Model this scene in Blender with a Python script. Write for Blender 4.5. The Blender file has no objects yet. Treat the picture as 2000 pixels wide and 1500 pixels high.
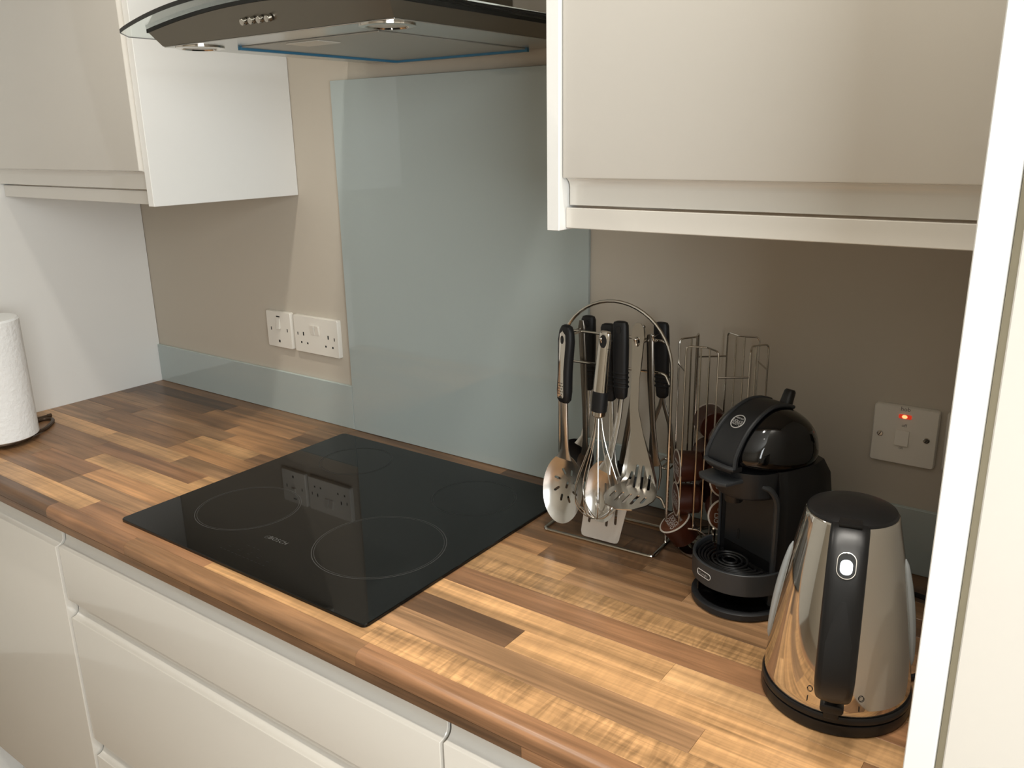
import bpy, bmesh, math, random
from mathutils import Vector, Matrix, geometry

random.seed(7)
scene = bpy.context.scene
COL = scene.collection
PI = math.pi
Z0 = 0.91                     # worktop height above the floor; builders below measure z from the worktop


# ------------------------------------------------------------------ camera, world, lights, exposure
def make_camera():
    cam = bpy.data.cameras.new('camera')
    ob = bpy.data.objects.new('camera', cam)
    COL.objects.link(ob)
    yaw, pitch, roll = -0.6307, -0.2857, -0.0174
    f = Vector((math.sin(yaw) * math.cos(pitch), math.cos(yaw) * math.cos(pitch), math.sin(pitch)))
    r0 = Vector((math.cos(yaw), -math.sin(yaw), 0))
    u0 = r0.cross(f)
    r = math.cos(roll) * r0 + math.sin(roll) * u0
    u = -math.sin(roll) * r0 + math.cos(roll) * u0
    m = Matrix((r, u, -f)).transposed().to_4x4()
    m.translation = Vector((1.3412, -1.2508, 0.629 + Z0))
    ob.matrix_world = m
    cam.sensor_fit = 'HORIZONTAL'
    cam.sensor_width = 36
    cam.lens = 1653.48 / 2000 * 36
    cam.clip_start = 0.02
    scene.camera = ob


make_camera()

world = bpy.data.worlds.new('world')
scene.world = world
world.use_nodes = True
world.node_tree.nodes['Background'].inputs[0].default_value = (0.8, 0.85, 1.0, 1)
world.node_tree.nodes['Background'].inputs[1].default_value = 0.05


def lamp(name, loc, watts, color=(1.0, 0.87, 0.70), radius=0.035, angle=150, blend=0.6):
    li = bpy.data.lights.new(name, 'SPOT')
    li.energy = watts
    li.color = color
    li.shadow_soft_size = radius
    li.spot_size = math.radians(angle)
    li.spot_blend = blend
    ob = bpy.data.objects.new(name, li)
    ob.location = (loc[0], loc[1], loc[2] + Z0)
    COL.objects.link(ob)


WARM = (1.0, 0.945, 0.86)


def panel_light(name, loc, sx, sy, watts, color, rot=(0, 0, 0)):
    li = bpy.data.lights.new(name, 'AREA')
    li.shape = 'RECTANGLE'; li.size = sx; li.size_y = sy
    li.energy = watts; li.color = color
    ob = bpy.data.objects.new(name, li)
    ob.location = (loc[0], loc[1], loc[2] + Z0)
    ob.rotation_euler = rot
    COL.objects.link(ob)


lamp('overhead_spot', (0.15, -0.63, 1.47), 16, WARM, angle=105, blend=1.0)
lamp('overhead_spot', (1.15, -0.49, 1.47), 14, WARM, angle=110, blend=1.0)
lamp('overhead_spot', (0.97, -0.72, 1.47), 8.5, WARM, angle=120, blend=1.0)  # extra fill lamp, added to brighten the right wall cabinet's door
lamp('overhead_spot', (1.35, -1.25, 1.47), 27, WARM, angle=84, blend=0.7)
lamp('overhead_spot', (0.25, -1.25, 1.47), 25, WARM, angle=84, blend=0.7)
panel_light('window_light', (2.27, -1.75, 0.72), 1.1, 1.3, 24, (0.93, 0.97, 1.0), (0, math.radians(90), 0))

scene.view_settings.view_transform = 'Standard'
scene.view_settings.look = 'None'
scene.view_settings.gamma = 1.0
scene.view_settings.use_curve_mapping = False
scene.view_settings.exposure = 0.88


# ------------------------------------------------------------------ materials
def srgb(r, g, b):
    def c(v):
        v /= 255.0
        return v / 12.92 if v <= 0.04045 else ((v + 0.055) / 1.055) ** 2.4
    return (c(r), c(g), c(b), 1)


def mat(name, color, rough=0.5, metal=0.0, spec=0.5, coat=0.0, coat_rough=0.03, trans=0.0, ior=1.45,
        emit=None, emit_s=0.0, bump=None, aniso=0.0):
    m = bpy.data.materials.new(name)
    m.use_nodes = True
    nt = m.node_tree
    b = nt.nodes['Principled BSDF']
    b.inputs['Base Color'].default_value = color
    b.inputs['Roughness'].default_value = rough
    b.inputs['Metallic'].default_value = metal
    b.inputs['Specular IOR Level'].default_value = spec
    b.inputs['Coat Weight'].default_value = coat
    b.inputs['Coat Roughness'].default_value = coat_rough
    b.inputs['Transmission Weight'].default_value = trans
    b.inputs['IOR'].default_value = ior
    b.inputs['Anisotropic'].default_value = aniso
    if emit:
        b.inputs['Emission Color'].default_value = emit
        b.inputs['Emission Strength'].default_value = emit_s
    if bump:
        scale, strength, dist = bump[:3]
        tc = nt.nodes.new('ShaderNodeTexCoord')
        mp = nt.nodes.new('ShaderNodeMapping')
        if len(bump) > 3:
            mp.inputs['Scale'].default_value = bump[3]
        no = nt.nodes.new('ShaderNodeTexNoise')
        no.inputs['Scale'].default_value = scale
        no.inputs['Detail'].default_value = 3
        bp = nt.nodes.new('ShaderNodeBump')
        bp.inputs['Strength'].default_value = strength
        bp.inputs['Distance'].default_value = dist
        nt.links.new(tc.outputs['Object'], mp.inputs['Vector'])
        nt.links.new(mp.outputs['Vector'], no.inputs['Vector'])
        nt.links.new(no.outputs['Fac'], bp.inputs['Height'])
        nt.links.new(bp.outputs['Normal'], b.inputs['Normal'])
    return m


def wood_material():
    m = bpy.data.materials.new('wood_stave')
    m.use_nodes = True
    nt = m.node_tree
    N, Lk = nt.nodes.new, nt.links.new
    b = nt.nodes['Principled BSDF']
    oi = N('ShaderNodeObjectInfo')
    tc = N('ShaderNodeTexCoord')
    off = N('ShaderNodeVectorMath'); off.operation = 'SCALE'
    off.inputs[0].default_value = (37.0, 19.0, 53.0)
    Lk(oi.outputs['Random'], off.inputs['Scale'])
    add = N('ShaderNodeVectorMath'); add.operation = 'ADD'
    Lk(tc.outputs['Object'], add.inputs[0]); Lk(off.outputs[0], add.inputs[1])

    def noise(scale_vec, scale, detail, dist=0.0):
        mp = N('ShaderNodeMapping'); mp.inputs['Scale'].default_value = scale_vec
        Lk(add.outputs[0], mp.inputs['Vector'])
        no = N('ShaderNodeTexNoise'); no.inputs['Scale'].default_value = scale
        no.inputs['Detail'].default_value = detail; no.inputs['Distortion'].default_value = dist
        Lk(mp.outputs[0], no.inputs['Vector'])
        return no
    broad = noise((2.2, 30, 30), 1.0, 7, 1.1)       # long soft bands along the grain
    fine = noise((7, 240, 240), 1.0, 5, 0.3)        # pores
    blotch = noise((7, 12, 12), 1.0, 2, 0.5)        # wide tone drift
    curl = noise((95, 14, 14), 1.0, 2, 1.2)         # curly figure across the grain

    def ramp(src, lo, hi, vlo, vhi):
        mr = N('ShaderNodeMapRange')
        mr.inputs['From Min'].default_value = lo; mr.inputs['From Max'].default_value = hi
        mr.inputs['To Min'].default_value = vlo; mr.inputs['To Max'].default_value = vhi
        Lk(src, mr.inputs['Value'])
        return mr.outputs[0]
    a = ramp(broad.outputs['Fac'], 0.33, 0.67, 0.60, 1.24)
    f = ramp(fine.outputs['Fac'], 0.30, 0.66, 0.80, 1.10)
    d = ramp(blotch.outputs['Fac'], 0.3, 0.7, 0.85, 1.13)

    def mul(x, y):
        n = N('ShaderNodeMath'); n.operation = 'MULTIPLY'; Lk(x, n.inputs[0]); Lk(y, n.inputs[1]); return n.outputs[0]
    cu = ramp(curl.outputs['Fac'], 0.34, 0.66, 0.70, 1.18)
    # the figured staves carry their strength in the object's alpha
    mixc = N('ShaderNodeMix'); mixc.data_type = 'FLOAT'
    Lk(oi.outputs['Alpha'], mixc.inputs[0])
    mixc.inputs[2].default_value = 1.0
    Lk(cu, mixc.inputs[3])
    streak = noise((1.6, 75, 75), 1.0, 3, 0.9)
    st = ramp(streak.outputs['Fac'], 0.60, 0.74, 1.0, 0.58)
    tot = mul(mul(mul(mul(a, f), d), mixc.outputs[0]), st)
    vm = N('ShaderNodeVectorMath'); vm.operation = 'SCALE'
    Lk(oi.outputs['Color'], vm.inputs[0]); Lk(tot, vm.inputs['Scale'])
    Lk(vm.outputs[0], b.inputs['Base Color'])
    b.inputs['Roughness'].default_value = 0.34
    b.inputs['Specular IOR Level'].default_value = 0.45
    bp = N('ShaderNodeBump'); bp.inputs['Strength'].default_value = 0.08; bp.inputs['Distance'].default_value = 0.0006
    Lk(fine.outputs['Fac'], bp.inputs['Height']); Lk(bp.outputs[0], b.inputs['Normal'])
    return m


M = {}
M['wood'] = wood_material()
M['core'] = mat('worktop_core', srgb(70, 50, 36), 0.7)
M['wall'] = mat('taupe_paint', srgb(193, 184, 169), 0.75, bump=(260, 0.12, 0.001))
M['white_paint'] = mat('white_paint', srgb(226, 223, 215), 0.8, bump=(200, 0.1, 0.001))
M['ceiling'] = mat('ceiling_paint', srgb(236, 234, 228), 0.9, bump=(150, 0.1, 0.001))
M['floor'] = mat('floor_tile', srgb(150, 132, 112), 0.35, bump=(40, 0.1, 0.001))
M['gloss'] = mat('gloss_cream_lacquer', srgb(216, 211, 201), 0.16, spec=0.5, coat=0.8, coat_rough=0.05)
M['satin'] = mat('satin_white_board', srgb(232, 231, 226), 0.38)
M['carcass'] = mat('carcass_board', srgb(226, 224, 216), 0.5)
M['gap_shade'] = mat('tan_gap_shade', srgb(178, 170, 148), 0.6)  # tan stands for the white carcass in shade behind the gap
M['glass_blue'] = mat('duck_egg_glass', srgb(172, 182, 179), 0.05, spec=0.55, coat=0.5, coat_rough=0.02)
M['glass_edge'] = mat('glass_edge', srgb(205, 218, 214), 0.15)
M['hob'] = mat('black_ceramic_glass', (0.0035, 0.0038, 0.0036, 1), 0.03, spec=0.36)
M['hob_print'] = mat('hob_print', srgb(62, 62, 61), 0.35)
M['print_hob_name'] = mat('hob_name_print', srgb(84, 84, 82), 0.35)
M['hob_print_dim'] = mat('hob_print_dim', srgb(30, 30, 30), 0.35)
M['steel_brushed'] = mat('brushed_steel', srgb(132, 127, 118), 0.32, metal=1.0, bump=(30, 0.06, 0.0005, (2, 2, 160)))
M['steel_dull'] = mat('dull_steel', srgb(196, 195, 190), 0.26, metal=0.9)
M['filter'] = mat('filter_mesh', srgb(182, 181, 174), 0.45, metal=0.6, bump=(900, 0.4, 0.0006))
M['film'] = mat('blue_film', srgb(62, 118, 150), 0.35)
M['black_gasket'] = mat('black_gasket', srgb(22, 21, 19), 0.5)
M['hood_glass'] = mat('hood_glass', (0.80, 0.86, 0.84, 1), 0.0, trans=1.0, ior=1.48)
M['steel_shaded'] = mat('shaded_steel', srgb(112, 107, 100), 0.28, metal=1.0)  # utensil steel darkened: its dark reflections are put into the colour
M['steel_matt'] = mat('matt_worn_steel', srgb(206, 202, 194), 0.48, metal=0.55, bump=(60, 0.1, 0.001))
M['chrome'] = mat('chrome', srgb(205, 200, 192), 0.10, metal=1.0)
M['wire'] = mat('chromed_wire', srgb(196, 191, 182), 0.18, metal=1.0)
M['polished'] = mat('polished_steel', srgb(210, 205, 196), 0.06, metal=1.0)
M['spoon_steel'] = mat('satin_cutlery_steel', srgb(202, 199, 193), 0.22, metal=1.0, bump=(60, 0.05, 0.001))
M['black_plastic'] = mat('black_plastic', srgb(20, 20, 21), 0.35)
M['black_rubber'] = mat('soft_black_grip', srgb(17, 17, 18), 0.55)
M['black_gloss'] = mat('gloss_black_plastic', srgb(8, 8, 9), 0.06, spec=0.5, coat=0.5)
M['grey_plastic'] = mat('charcoal_plastic', srgb(31, 32, 34), 0.42, bump=(700, 0.1, 0.0004))
M['grip_grey'] = mat('soft_grip', srgb(22, 22, 23), 0.38)
M['grey_trim'] = mat('grey_trim', srgb(49, 51, 53), 0.4)
M['white_plastic'] = mat('white_moulded_plastic', srgb(228, 223, 212), 0.28)
M['dark_hole'] = mat('dark_slot', srgb(24, 22, 20), 0.8)
M['print_grey'] = mat('grey_print', srgb(120, 116, 110), 0.6)
M['print_light'] = mat('pale_print', srgb(196, 194, 190), 0.5)
M['print_black'] = mat('black_print', srgb(40, 36, 32), 0.6)
M['neon'] = mat('neon_lens', srgb(120, 12, 6), 0.2, emit=(1.0, 0.06, 0.02, 1), emit_s=0.25)
M['neon_core'] = mat('neon_glow', srgb(255, 70, 40), 0.3, emit=(1.0, 0.13, 0.05, 1), emit_s=3.0)
M['led'] = mat('lit_button', srgb(235, 242, 255), 0.3, emit=(0.80, 0.90, 1.0, 1), emit_s=0.95)
M['gauge'] = mat('frosted_gauge', srgb(176, 182, 184), 0.25, trans=0.25)
M['paper'] = mat('kitchen_paper', srgb(236, 237, 235), 0.95, bump=(110, 0.6, 0.003))
M['cardboard'] = mat('cardboard', srgb(160, 130, 98), 0.9)
M['bronze'] = mat('bronzed_iron', srgb(78, 62, 48), 0.4, metal=0.6)
M['caps_brown'] = mat('brown_capsule', srgb(66, 32, 20), 0.32)
M['caps_lid'] = mat('brown_foil_lid', srgb(98, 56, 34), 0.35)
M['caps_rim'] = mat('pale_capsule_rim', srgb(205, 196, 184), 0.35)
M['lens'] = mat('frosted_lens', srgb(205, 202, 192), 0.3)


# ------------------------------------------------------------------ mesh helpers
def bm_new():
    return bmesh.new()


def box(bm, x0, x1, y0, y1, z0, z1, bev=0.0, seg=1):
    vs = [bm.verts.new(p) for p in ((x0, y0, z0), (x1, y0, z0), (x1, y1, z0), (x0, y1, z0),
                                    (x0, y0, z1), (x1, y0, z1), (x1, y1, z1), (x0, y1, z1))]
    fs = [bm.faces.new([vs[i] for i in q]) for q in
          ((3, 2, 1, 0), (4, 5, 6, 7), (0, 1, 5, 4), (1, 2, 6, 5), (2, 3, 7, 6), (3, 0, 4, 7))]
    if bev > 0:
        es = set()
        for f in fs:
            es.update(f.edges)
        bmesh.ops.bevel(bm, geom=list(es), offset=bev, segments=seg, profile=0.6, affect='EDGES')
    return bm


def prism(bm, poly, axis, a0, a1, bev=0.0, seg=2):
    """poly in the two other axes (cyclic order), extruded along axis from a0 to a1"""
    def P(p, a):
        if axis == 'x': return (a, p[0], p[1])
        if axis == 'y': return (p[0], a, p[1])
        return (p[0], p[1], a)
    A = [bm.verts.new(P(p, a0)) for p in poly]
    B = [bm.verts.new(P(p, a1)) for p in poly]
    n = len(poly)
    fs = [bm.faces.new(A), bm.faces.new(B[::-1])]
    for i in range(n):
        fs.append(bm.faces.new((A[i], B[i], B[(i + 1) % n], A[(i + 1) % n])))
    bmesh.ops.recalc_face_normals(bm, faces=fs)
    if bev > 0:
        es = set(fs[0].edges) | set(fs[1].edges)
        bmesh.ops.bevel(bm, geom=list(es), offset=bev, segments=seg, profile=0.5, affect='EDGES')
    return bm


def skin(bm, rings, cap0=True, cap1=True, closed=False, loop=False):
    R = [[bm.verts.new(p) for p in ring] for ring in rings]
    fs = []
    n = len(R[0])
    m = len(R)
    for i in range(m if loop else m - 1):
        a, b = R[i], R[(i + 1) % m]
        for j in range(n):
            k = (j + 1) % n
            fs.append(bm.faces.new((a[j], a[k], b[k], b[j])))
    if not loop:
        if cap0: fs.append(bm.faces.new(R[0][::-1]))
        if cap1: fs.append(bm.faces.new(R[-1]))
    bmesh.ops.recalc_face_normals(bm, faces=fs)
    return bm


def lathe(bm, prof, seg=48, c=(0, 0, 0), cap0=True, cap1=True):
    rings = []
    for r, z in prof:
        rings.append([(c[0] + r * math.cos(2 * PI * i / seg), c[1] + r * math.sin(2 * PI * i / seg), c[2] + z)
                      for i in range(seg)])
    return skin(bm, rings, cap0, cap1)


def catmull(pts, sub=6, closed=False):
    P = [Vector(p) for p in pts]
    n = len(P)
    out = []
    rng = n if closed else n - 1
    for i in range(rng):
        p1, p2 = P[i], P[(i + 1) % n]
        p0 = P[(i - 1) % n] if closed or i > 0 else p1 * 2 - p2
        p3 = P[(i + 2) % n] if closed or i + 2 < n else p2 * 2 - p1
        for s in range(sub):
            t = s / sub
            out.append(0.5 * ((2 * p1) + (p2 - p0) * t + (2 * p0 - 5 * p1 + 4 * p2 - p3) * t * t
                              + (3 * p1 - p0 - 3 * p2 + p3) * t ** 3))
    if not closed:
        out.append(P[-1].copy())
    return out


def round_path(pts, rad, seg=4, closed=False):
    """polyline with its corners rounded"""
    P = [Vector(p) for p in pts]
    n = len(P)
    out = []
    for i in range(n):
        if not closed and i in (0, n - 1):
            out.append(P[i]); continue
        a, b, c = P[i - 1], P[i], P[(i + 1) % n]
        da, dc = (a - b), (c - b)
        r = min(rad, da.length * 0.45, dc.length * 0.45)
        A, C = b + da.normalized() * r, b + dc.normalized() * r
        for s in range(seg + 1):
            t = s / seg
            out.append((1 - t) ** 2 * A + 2 * t * (1 - t) * b + t * t * C)
    return out


def tube(bm, pts, r, seg=8, closed=False, cap=True, squash=None):
    P = [Vector(p) for p in pts]
    n = len(P)
    if n < 2: return bm
    tang = []
    for i in range(n):
        if closed: t = P[(i + 1) % n] - P[i - 1]
        elif i == 0: t = P[1] - P[0]
        elif i == n - 1: t = P[-1] - P[-2]
        else: t = P[i + 1] - P[i - 1]
        tang.append(t.normalized() if t.length > 1e-9 else Vector((0, 0, 1)))
    up = Vector((0, 0, 1)) if abs(tang[0].z) < 0.9 else Vector((1, 0, 0))
    nrm = tang[0].cross(up).normalized()
    rings = []
    for i in range(n):
        if i: nrm = (nrm - tang[i] * nrm.dot(tang[i])).normalized()
        b = tang[i].cross(nrm)
        rr = r[i] if isinstance(r, (list, tuple)) else r
        rings.append([P[i] + nrm * (rr * math.cos(2 * PI * k / seg)) + b * (rr * math.sin(2 * PI * k / seg))
                      for k in range(seg)])
    if closed:
        # undo the twist left between last and first ring by choosing the best offset
        best = min(range(seg), key=lambda o: sum((rings[-1][k] - rings[0][(k + o) % seg]).length for k in range(seg)))
        R = [[bm.verts.new(p) for p in ring] for ring in rings]
        fs = []
        for i in range(n):
            a = R[i]; b = R[(i + 1) % n]; o = best if i == n - 1 else 0
            for j in range(seg):
                k = (j + 1) % seg
                fs.append(bm.faces.new((a[j], a[k], b[(k + o) % seg], b[(j + o) % seg])))
        bmesh.ops.recalc_face_normals(bm, faces=fs)
        return bm
    return skin(bm, rings, cap, cap)


def sup_ring(c, ax, ay, hw, hd, n=2.0, N=20):
    """superellipse ring around c in the plane of unit vectors ax, ay"""
    c, ax, ay = Vector(c), Vector(ax), Vector(ay)
    out = []
    for i in range(N):
        t = 2 * PI * i / N
        ct, st = math.cos(t), math.sin(t)
        out.append(c + ax * (hw * math.copysign(abs(ct) ** (2 / n), ct)) + ay * (hd * math.copysign(abs(st) ** (2 / n), st)))
    return out


def in_poly(p, poly):
    x, y = p
    ins = False
    n = len(poly)
    j = n - 1
    for i in range(n):
        xi, yi = poly[i]; xj, yj = poly[j]
        if (yi > y) != (yj > y) and x < (xj - xi) * (y - yi) / (yj - yi) + xi:
            ins = not ins
        j = i
    return ins


def plate(bm, outer, holes, step, fmap, th):
    """sheet with holes: 2-D outline meshed, mapped to 3-D by fmap(x, y, d) with d the depth through the sheet"""
    vs = []; es = []

    def loop(pts):
        s = len(vs)
        vs.extend(Vector(p) for p in pts)
        es.extend((s + i, s + (i + 1) % len(pts)) for i in range(len(pts)))
    loop(outer)
    for h in holes: loop(h)
    xs = [p[0] for p in outer]; ys = [p[1] for p in outer]
    y = min(ys) + step * 0.5
    row = 0
    while y < max(ys):
        x = min(xs) + step * (0.25 + 0.5 * (row % 2))
        while x < max(xs):
            p = (x, y)
            if in_poly(p, outer) and not any(in_poly(p, h) for h in holes):
                if min((Vector(p) - v).length for v in vs) > step * 0.45:
                    vs.append(Vector(p))
            x += step
        y += step * 0.87; row += 1
    V, E, F, _, _, _ = geometry.delaunay_2d_cdt(vs, es, [], 0, 1e-7)
    keep = []
    for f in F:
        cx = sum(V[i][0] for i in f) / len(f); cy = sum(V[i][1] for i in f) / len(f)
        if in_poly((cx, cy), outer) and not any(in_poly((cx, cy), h) for h in holes):
            keep.append(f)
    top = [bm.verts.new(fmap(v[0], v[1], 0.0)) for v in V]
    bot = [bm.verts.new(fmap(v[0], v[1], th)) for v in V]
    cnt = {}
    fs = []
    for f in keep:
        fs.append(bm.faces.new([top[i] for i in f]))
        fs.append(bm.faces.new([bot[i] for i in reversed(f)]))
        for a, b in zip(f, list(f[1:]) + [f[0]]):
            cnt.setdefault((min(a, b), max(a, b)), []).append((a, b))
    for k, l in cnt.items():
        if len(l) == 1:
            a, b = l[0]
            fs.append(bm.faces.new((top[b], top[a], bot[a], bot[b])))
    bmesh.ops.delete(bm, geom=[v for v in top + bot if not v.link_faces], context='VERTS')
    bmesh.ops.recalc_face_normals(bm, faces=[f for f in fs if f.is_valid])
    return bm


def ellipse2(cx, cy, rx, ry, n=32):
    return [(cx + rx * math.cos(2 * PI * i / n), cy + ry * math.sin(2 * PI * i / n)) for i in range(n)]


def slot2(cx, cy, w, l, ang, n=5):
    """rounded slot, length l along direction ang"""
    out = []
    h = l / 2 - w / 2
    for s, a0 in ((1, -PI / 2), (-1, PI / 2)):
        for i in range(n):
            a = a0 + PI * i / (n - 1)
            out.append((s * h + w / 2 * math.cos(a), w / 2 * math.sin(a)))
    ca, sa = math.cos(ang), math.sin(ang)
    return [(cx + x * ca - y * sa, cy + x * sa + y * ca) for x, y in out]


def rrect2(x0, x1, y0, y1, r, n=4):
    out = []
    for cx, cy, a0 in ((x1 - r, y1 - r, 0), (x0 + r, y1 - r, PI / 2), (x0 + r, y0 + r, PI), (x1 - r, y0 + r, 1.5 * PI)):
        for i in range(n + 1):
            a = a0 + PI / 2 * i / n
            out.append((cx + r * math.cos(a), cy + r * math.sin(a)))
    return out


# ------------------------------------------------------------------ object helpers
ORG = {}


def to_mesh(name, bm, material, smooth=35):
    me = bpy.data.meshes.new(name)
    bm.to_mesh(me)
    bm.free()
    me.materials.append(material)
    if smooth:
        for p in me.polygons: p.use_smooth = True
        me.set_sharp_from_angle(angle=math.radians(smooth))
    return me


def thing(name, label, cat, org=(0, 0, 0), group=None, frame=None):
    """Empty at the thing's base. org is given in the thing's frame (origin, turn about z); parts are modelled in that frame"""
    fo, rz = frame if frame else (Vector((0, 0, 0)), 0.0)
    o = bpy.data.objects.new(name, None)
    o.empty_display_size = 0.03
    COL.objects.link(o)
    R = Matrix.Rotation(rz, 3, 'Z')
    o.location = Vector(fo) + R @ Vector(org) + Vector((0, 0, Z0))
    o.rotation_euler = (0, 0, rz)
    o['label'] = label
    o['category'] = cat
    if group: o['group'] = group
    ORG[o.name] = Vector(org)
    return o


def part(name, bm, material, parent, label=None, smooth=35):
    org = ORG[parent.name]
    bmesh.ops.translate(bm, verts=bm.verts, vec=-org)
    o = bpy.data.objects.new(name, to_mesh(name, bm, material, smooth))
    COL.objects.link(o)
    o.parent = parent
    ORG[o.name] = org
    if label: o['label'] = label
    return o


def struct(name, bm, material, smooth=0):
    o = bpy.data.objects.new(name, to_mesh(name, bm, material, smooth))
    o.location = (0, 0, Z0)
    o['kind'] = 'structure'
    COL.objects.link(o)
    ORG[o.name] = Vector((0, 0, 0))
    return o


def dup(root, shift, label):
    """copy of a thing with copies of its parts and sub-parts, moved by shift"""
    r = root.copy(); COL.objects.link(r)
    r.location = root.location + Vector(shift)
    r['label'] = label
    for ch in list(root.children):
        c = ch.copy(); COL.objects.link(c); c.parent = r
        for g in list(ch.children):
            d = g.copy(); COL.objects.link(d); d.parent = c
    return r


def text_bm(body, size, depth=0.0002, align='CENTER', spacing=1.0, line=1.0):
    cu = bpy.data.curves.new('lettering', 'FONT')
    cu.body = body
    cu.size = size
    cu.align_x = align
    cu.align_y = 'CENTER'
    cu.space_character = spacing
    cu.space_line = line
    cu.extrude = depth
    cu.resolution_u = 3
    ob = bpy.data.objects.new('lettering', cu)
    COL.objects.link(ob)
    bpy.context.view_layer.update()
    me = bpy.data.meshes.new_from_object(ob.evaluated_get(bpy.context.evaluated_depsgraph_get()))
    bm = bmesh.new(); bm.from_mesh(me)
    bpy.data.objects.remove(ob); bpy.data.curves.remove(cu); bpy.data.meshes.remove(me)
    return bm


def place(bm, origin, xdir, ydir):
    """move a flat mesh (x right, y up, z out) onto a plane"""
    x = Vector(xdir).normalized(); y = Vector(ydir); y = (y - x * y.dot(x)).normalized(); z = x.cross(y)
    m = Matrix((x, y, z)).transposed().to_4x4(); m.translation = Vector(origin)
    bmesh.ops.transform(bm, matrix=m, verts=bm.verts)
    return bm


# ------------------------------------------------------------------ the room
XL, XR = -0.757, 1.256
YW = -0.6137
b = bm_new(); box(b, -1.5, 2.3, 0.0, 0.1, -Z0, 1.5); struct('wall_back', b, M['wall'])
b = bm_new(); box(b, -1.6, -1.5, -3.2, 0.0, -Z0, 1.5); struct('wall_left', b, M['white_paint'])
b = bm_new(); box(b, 2.3, 2.4, -3.2, 0.0, -Z0, 1.5); struct('wall_right', b, M['white_paint'])
b = bm_new(); box(b, -1.6, 2.4, -3.3, -3.2, -Z0, 1.5); struct('wall_front', b, M['wall'])
b = bm_new(); box(b, -1.6, 2.4, -3.3, 0.1, 1.5, 1.6); struct('ceiling', b, M['ceiling'])
b = bm_new(); box(b, -1.6, 2.4, -3.3, 0.1, -Z0 - 0.1, -Z0); struct('floor', b, M['floor'])


# ------------------------------------------------------------------ base cabinets
YF, YB = -0.600, -0.578          # front and back of the base doors


def scoop_front(x0, x1, zb, zlip, ztop, dy=0.0):
    """handleless door or drawer front: scooped pull along the top"""
    pts = [(YB, zb), (YF + 0.001, zb), (YF, zb + 0.001), (YF, zlip - 0.0015), (YF + 0.0006, zlip - 0.0004), (YF + 0.002, zlip)]
    c0, r = YF + 0.003, 0.013
    for i in range(7):
        a = -PI / 2 + PI / 2 * i / 6
        pts.append((c0 + r * math.cos(a), zlip + r + r * math.sin(a)))
    pts += [(c0 + r, ztop), (YB, ztop)]
    pts = [(p[0] + dy, p[1]) for p in pts]
    bm = bm_new()
    prism(bm, pts, 'x', x0, x1, 0.0008, 1)
    return bm


def base_cabinet(x0, x1, fronts, label, kind, dy=0.0):
    t = thing('base_cabinet', label, 'cabinet', ((x0 + x1) / 2, -0.29, -Z0))
    b = bm_new(); box(b, x0 + 0.0005, x1 - 0.0005, -0.570, -0.012, -0.76, -0.043)
    part('carcass', b, M['carcass'], t, smooth=0)
    b = bm_new(); box(b, x0 + 0.001, x1 - 0.001, -0.535, -0.515, -Z0 + 0.0005, -0.7605)
    part('plinth', b, M['satin'], t, smooth=0)
    for zb, zl, zt in fronts:
        part(kind, scoop_front(x0 + 0.002, x1 - 0.002, zb, zl, zt, dy), M['gloss'], t)
    return t


base_cabinet(XL + 0.0005, -0.182, [(-0.755, -0.087, -0.042)],
             'cream gloss base cabinet with one tall door, under the worktop left of the drawers', 'door', -0.004)
base_cabinet(-0.182, 0.748, [(-0.198, -0.087, -0.042), (-0.509, -0.236, -0.202), (-0.755, -0.549, -0.513)],
             'wide cream gloss drawer cabinet with scooped handleless fronts below the hob', 'drawer_front')
base_cabinet(0.748, XR - 0.0005, [(-0.755, -0.087, -0.042)],
             'cream gloss base cabinet right of the wide drawers, under the kettle end', 'door', 0.002)

# ------------------------------------------------------------------ worktop of wood staves
wt = thing('worktop', 'wood block worktop of mixed brown staves running from tall panel to tall panel', 'worktop',
           (0.25, -0.3, -0.038))
b = bm_new(); box(b, XL + 0.0006, XR - 0.0006, -0.595, -0.0015, -0.0375, -0.0035)
part('core', b, M['core'], wt, smooth=0)

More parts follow.
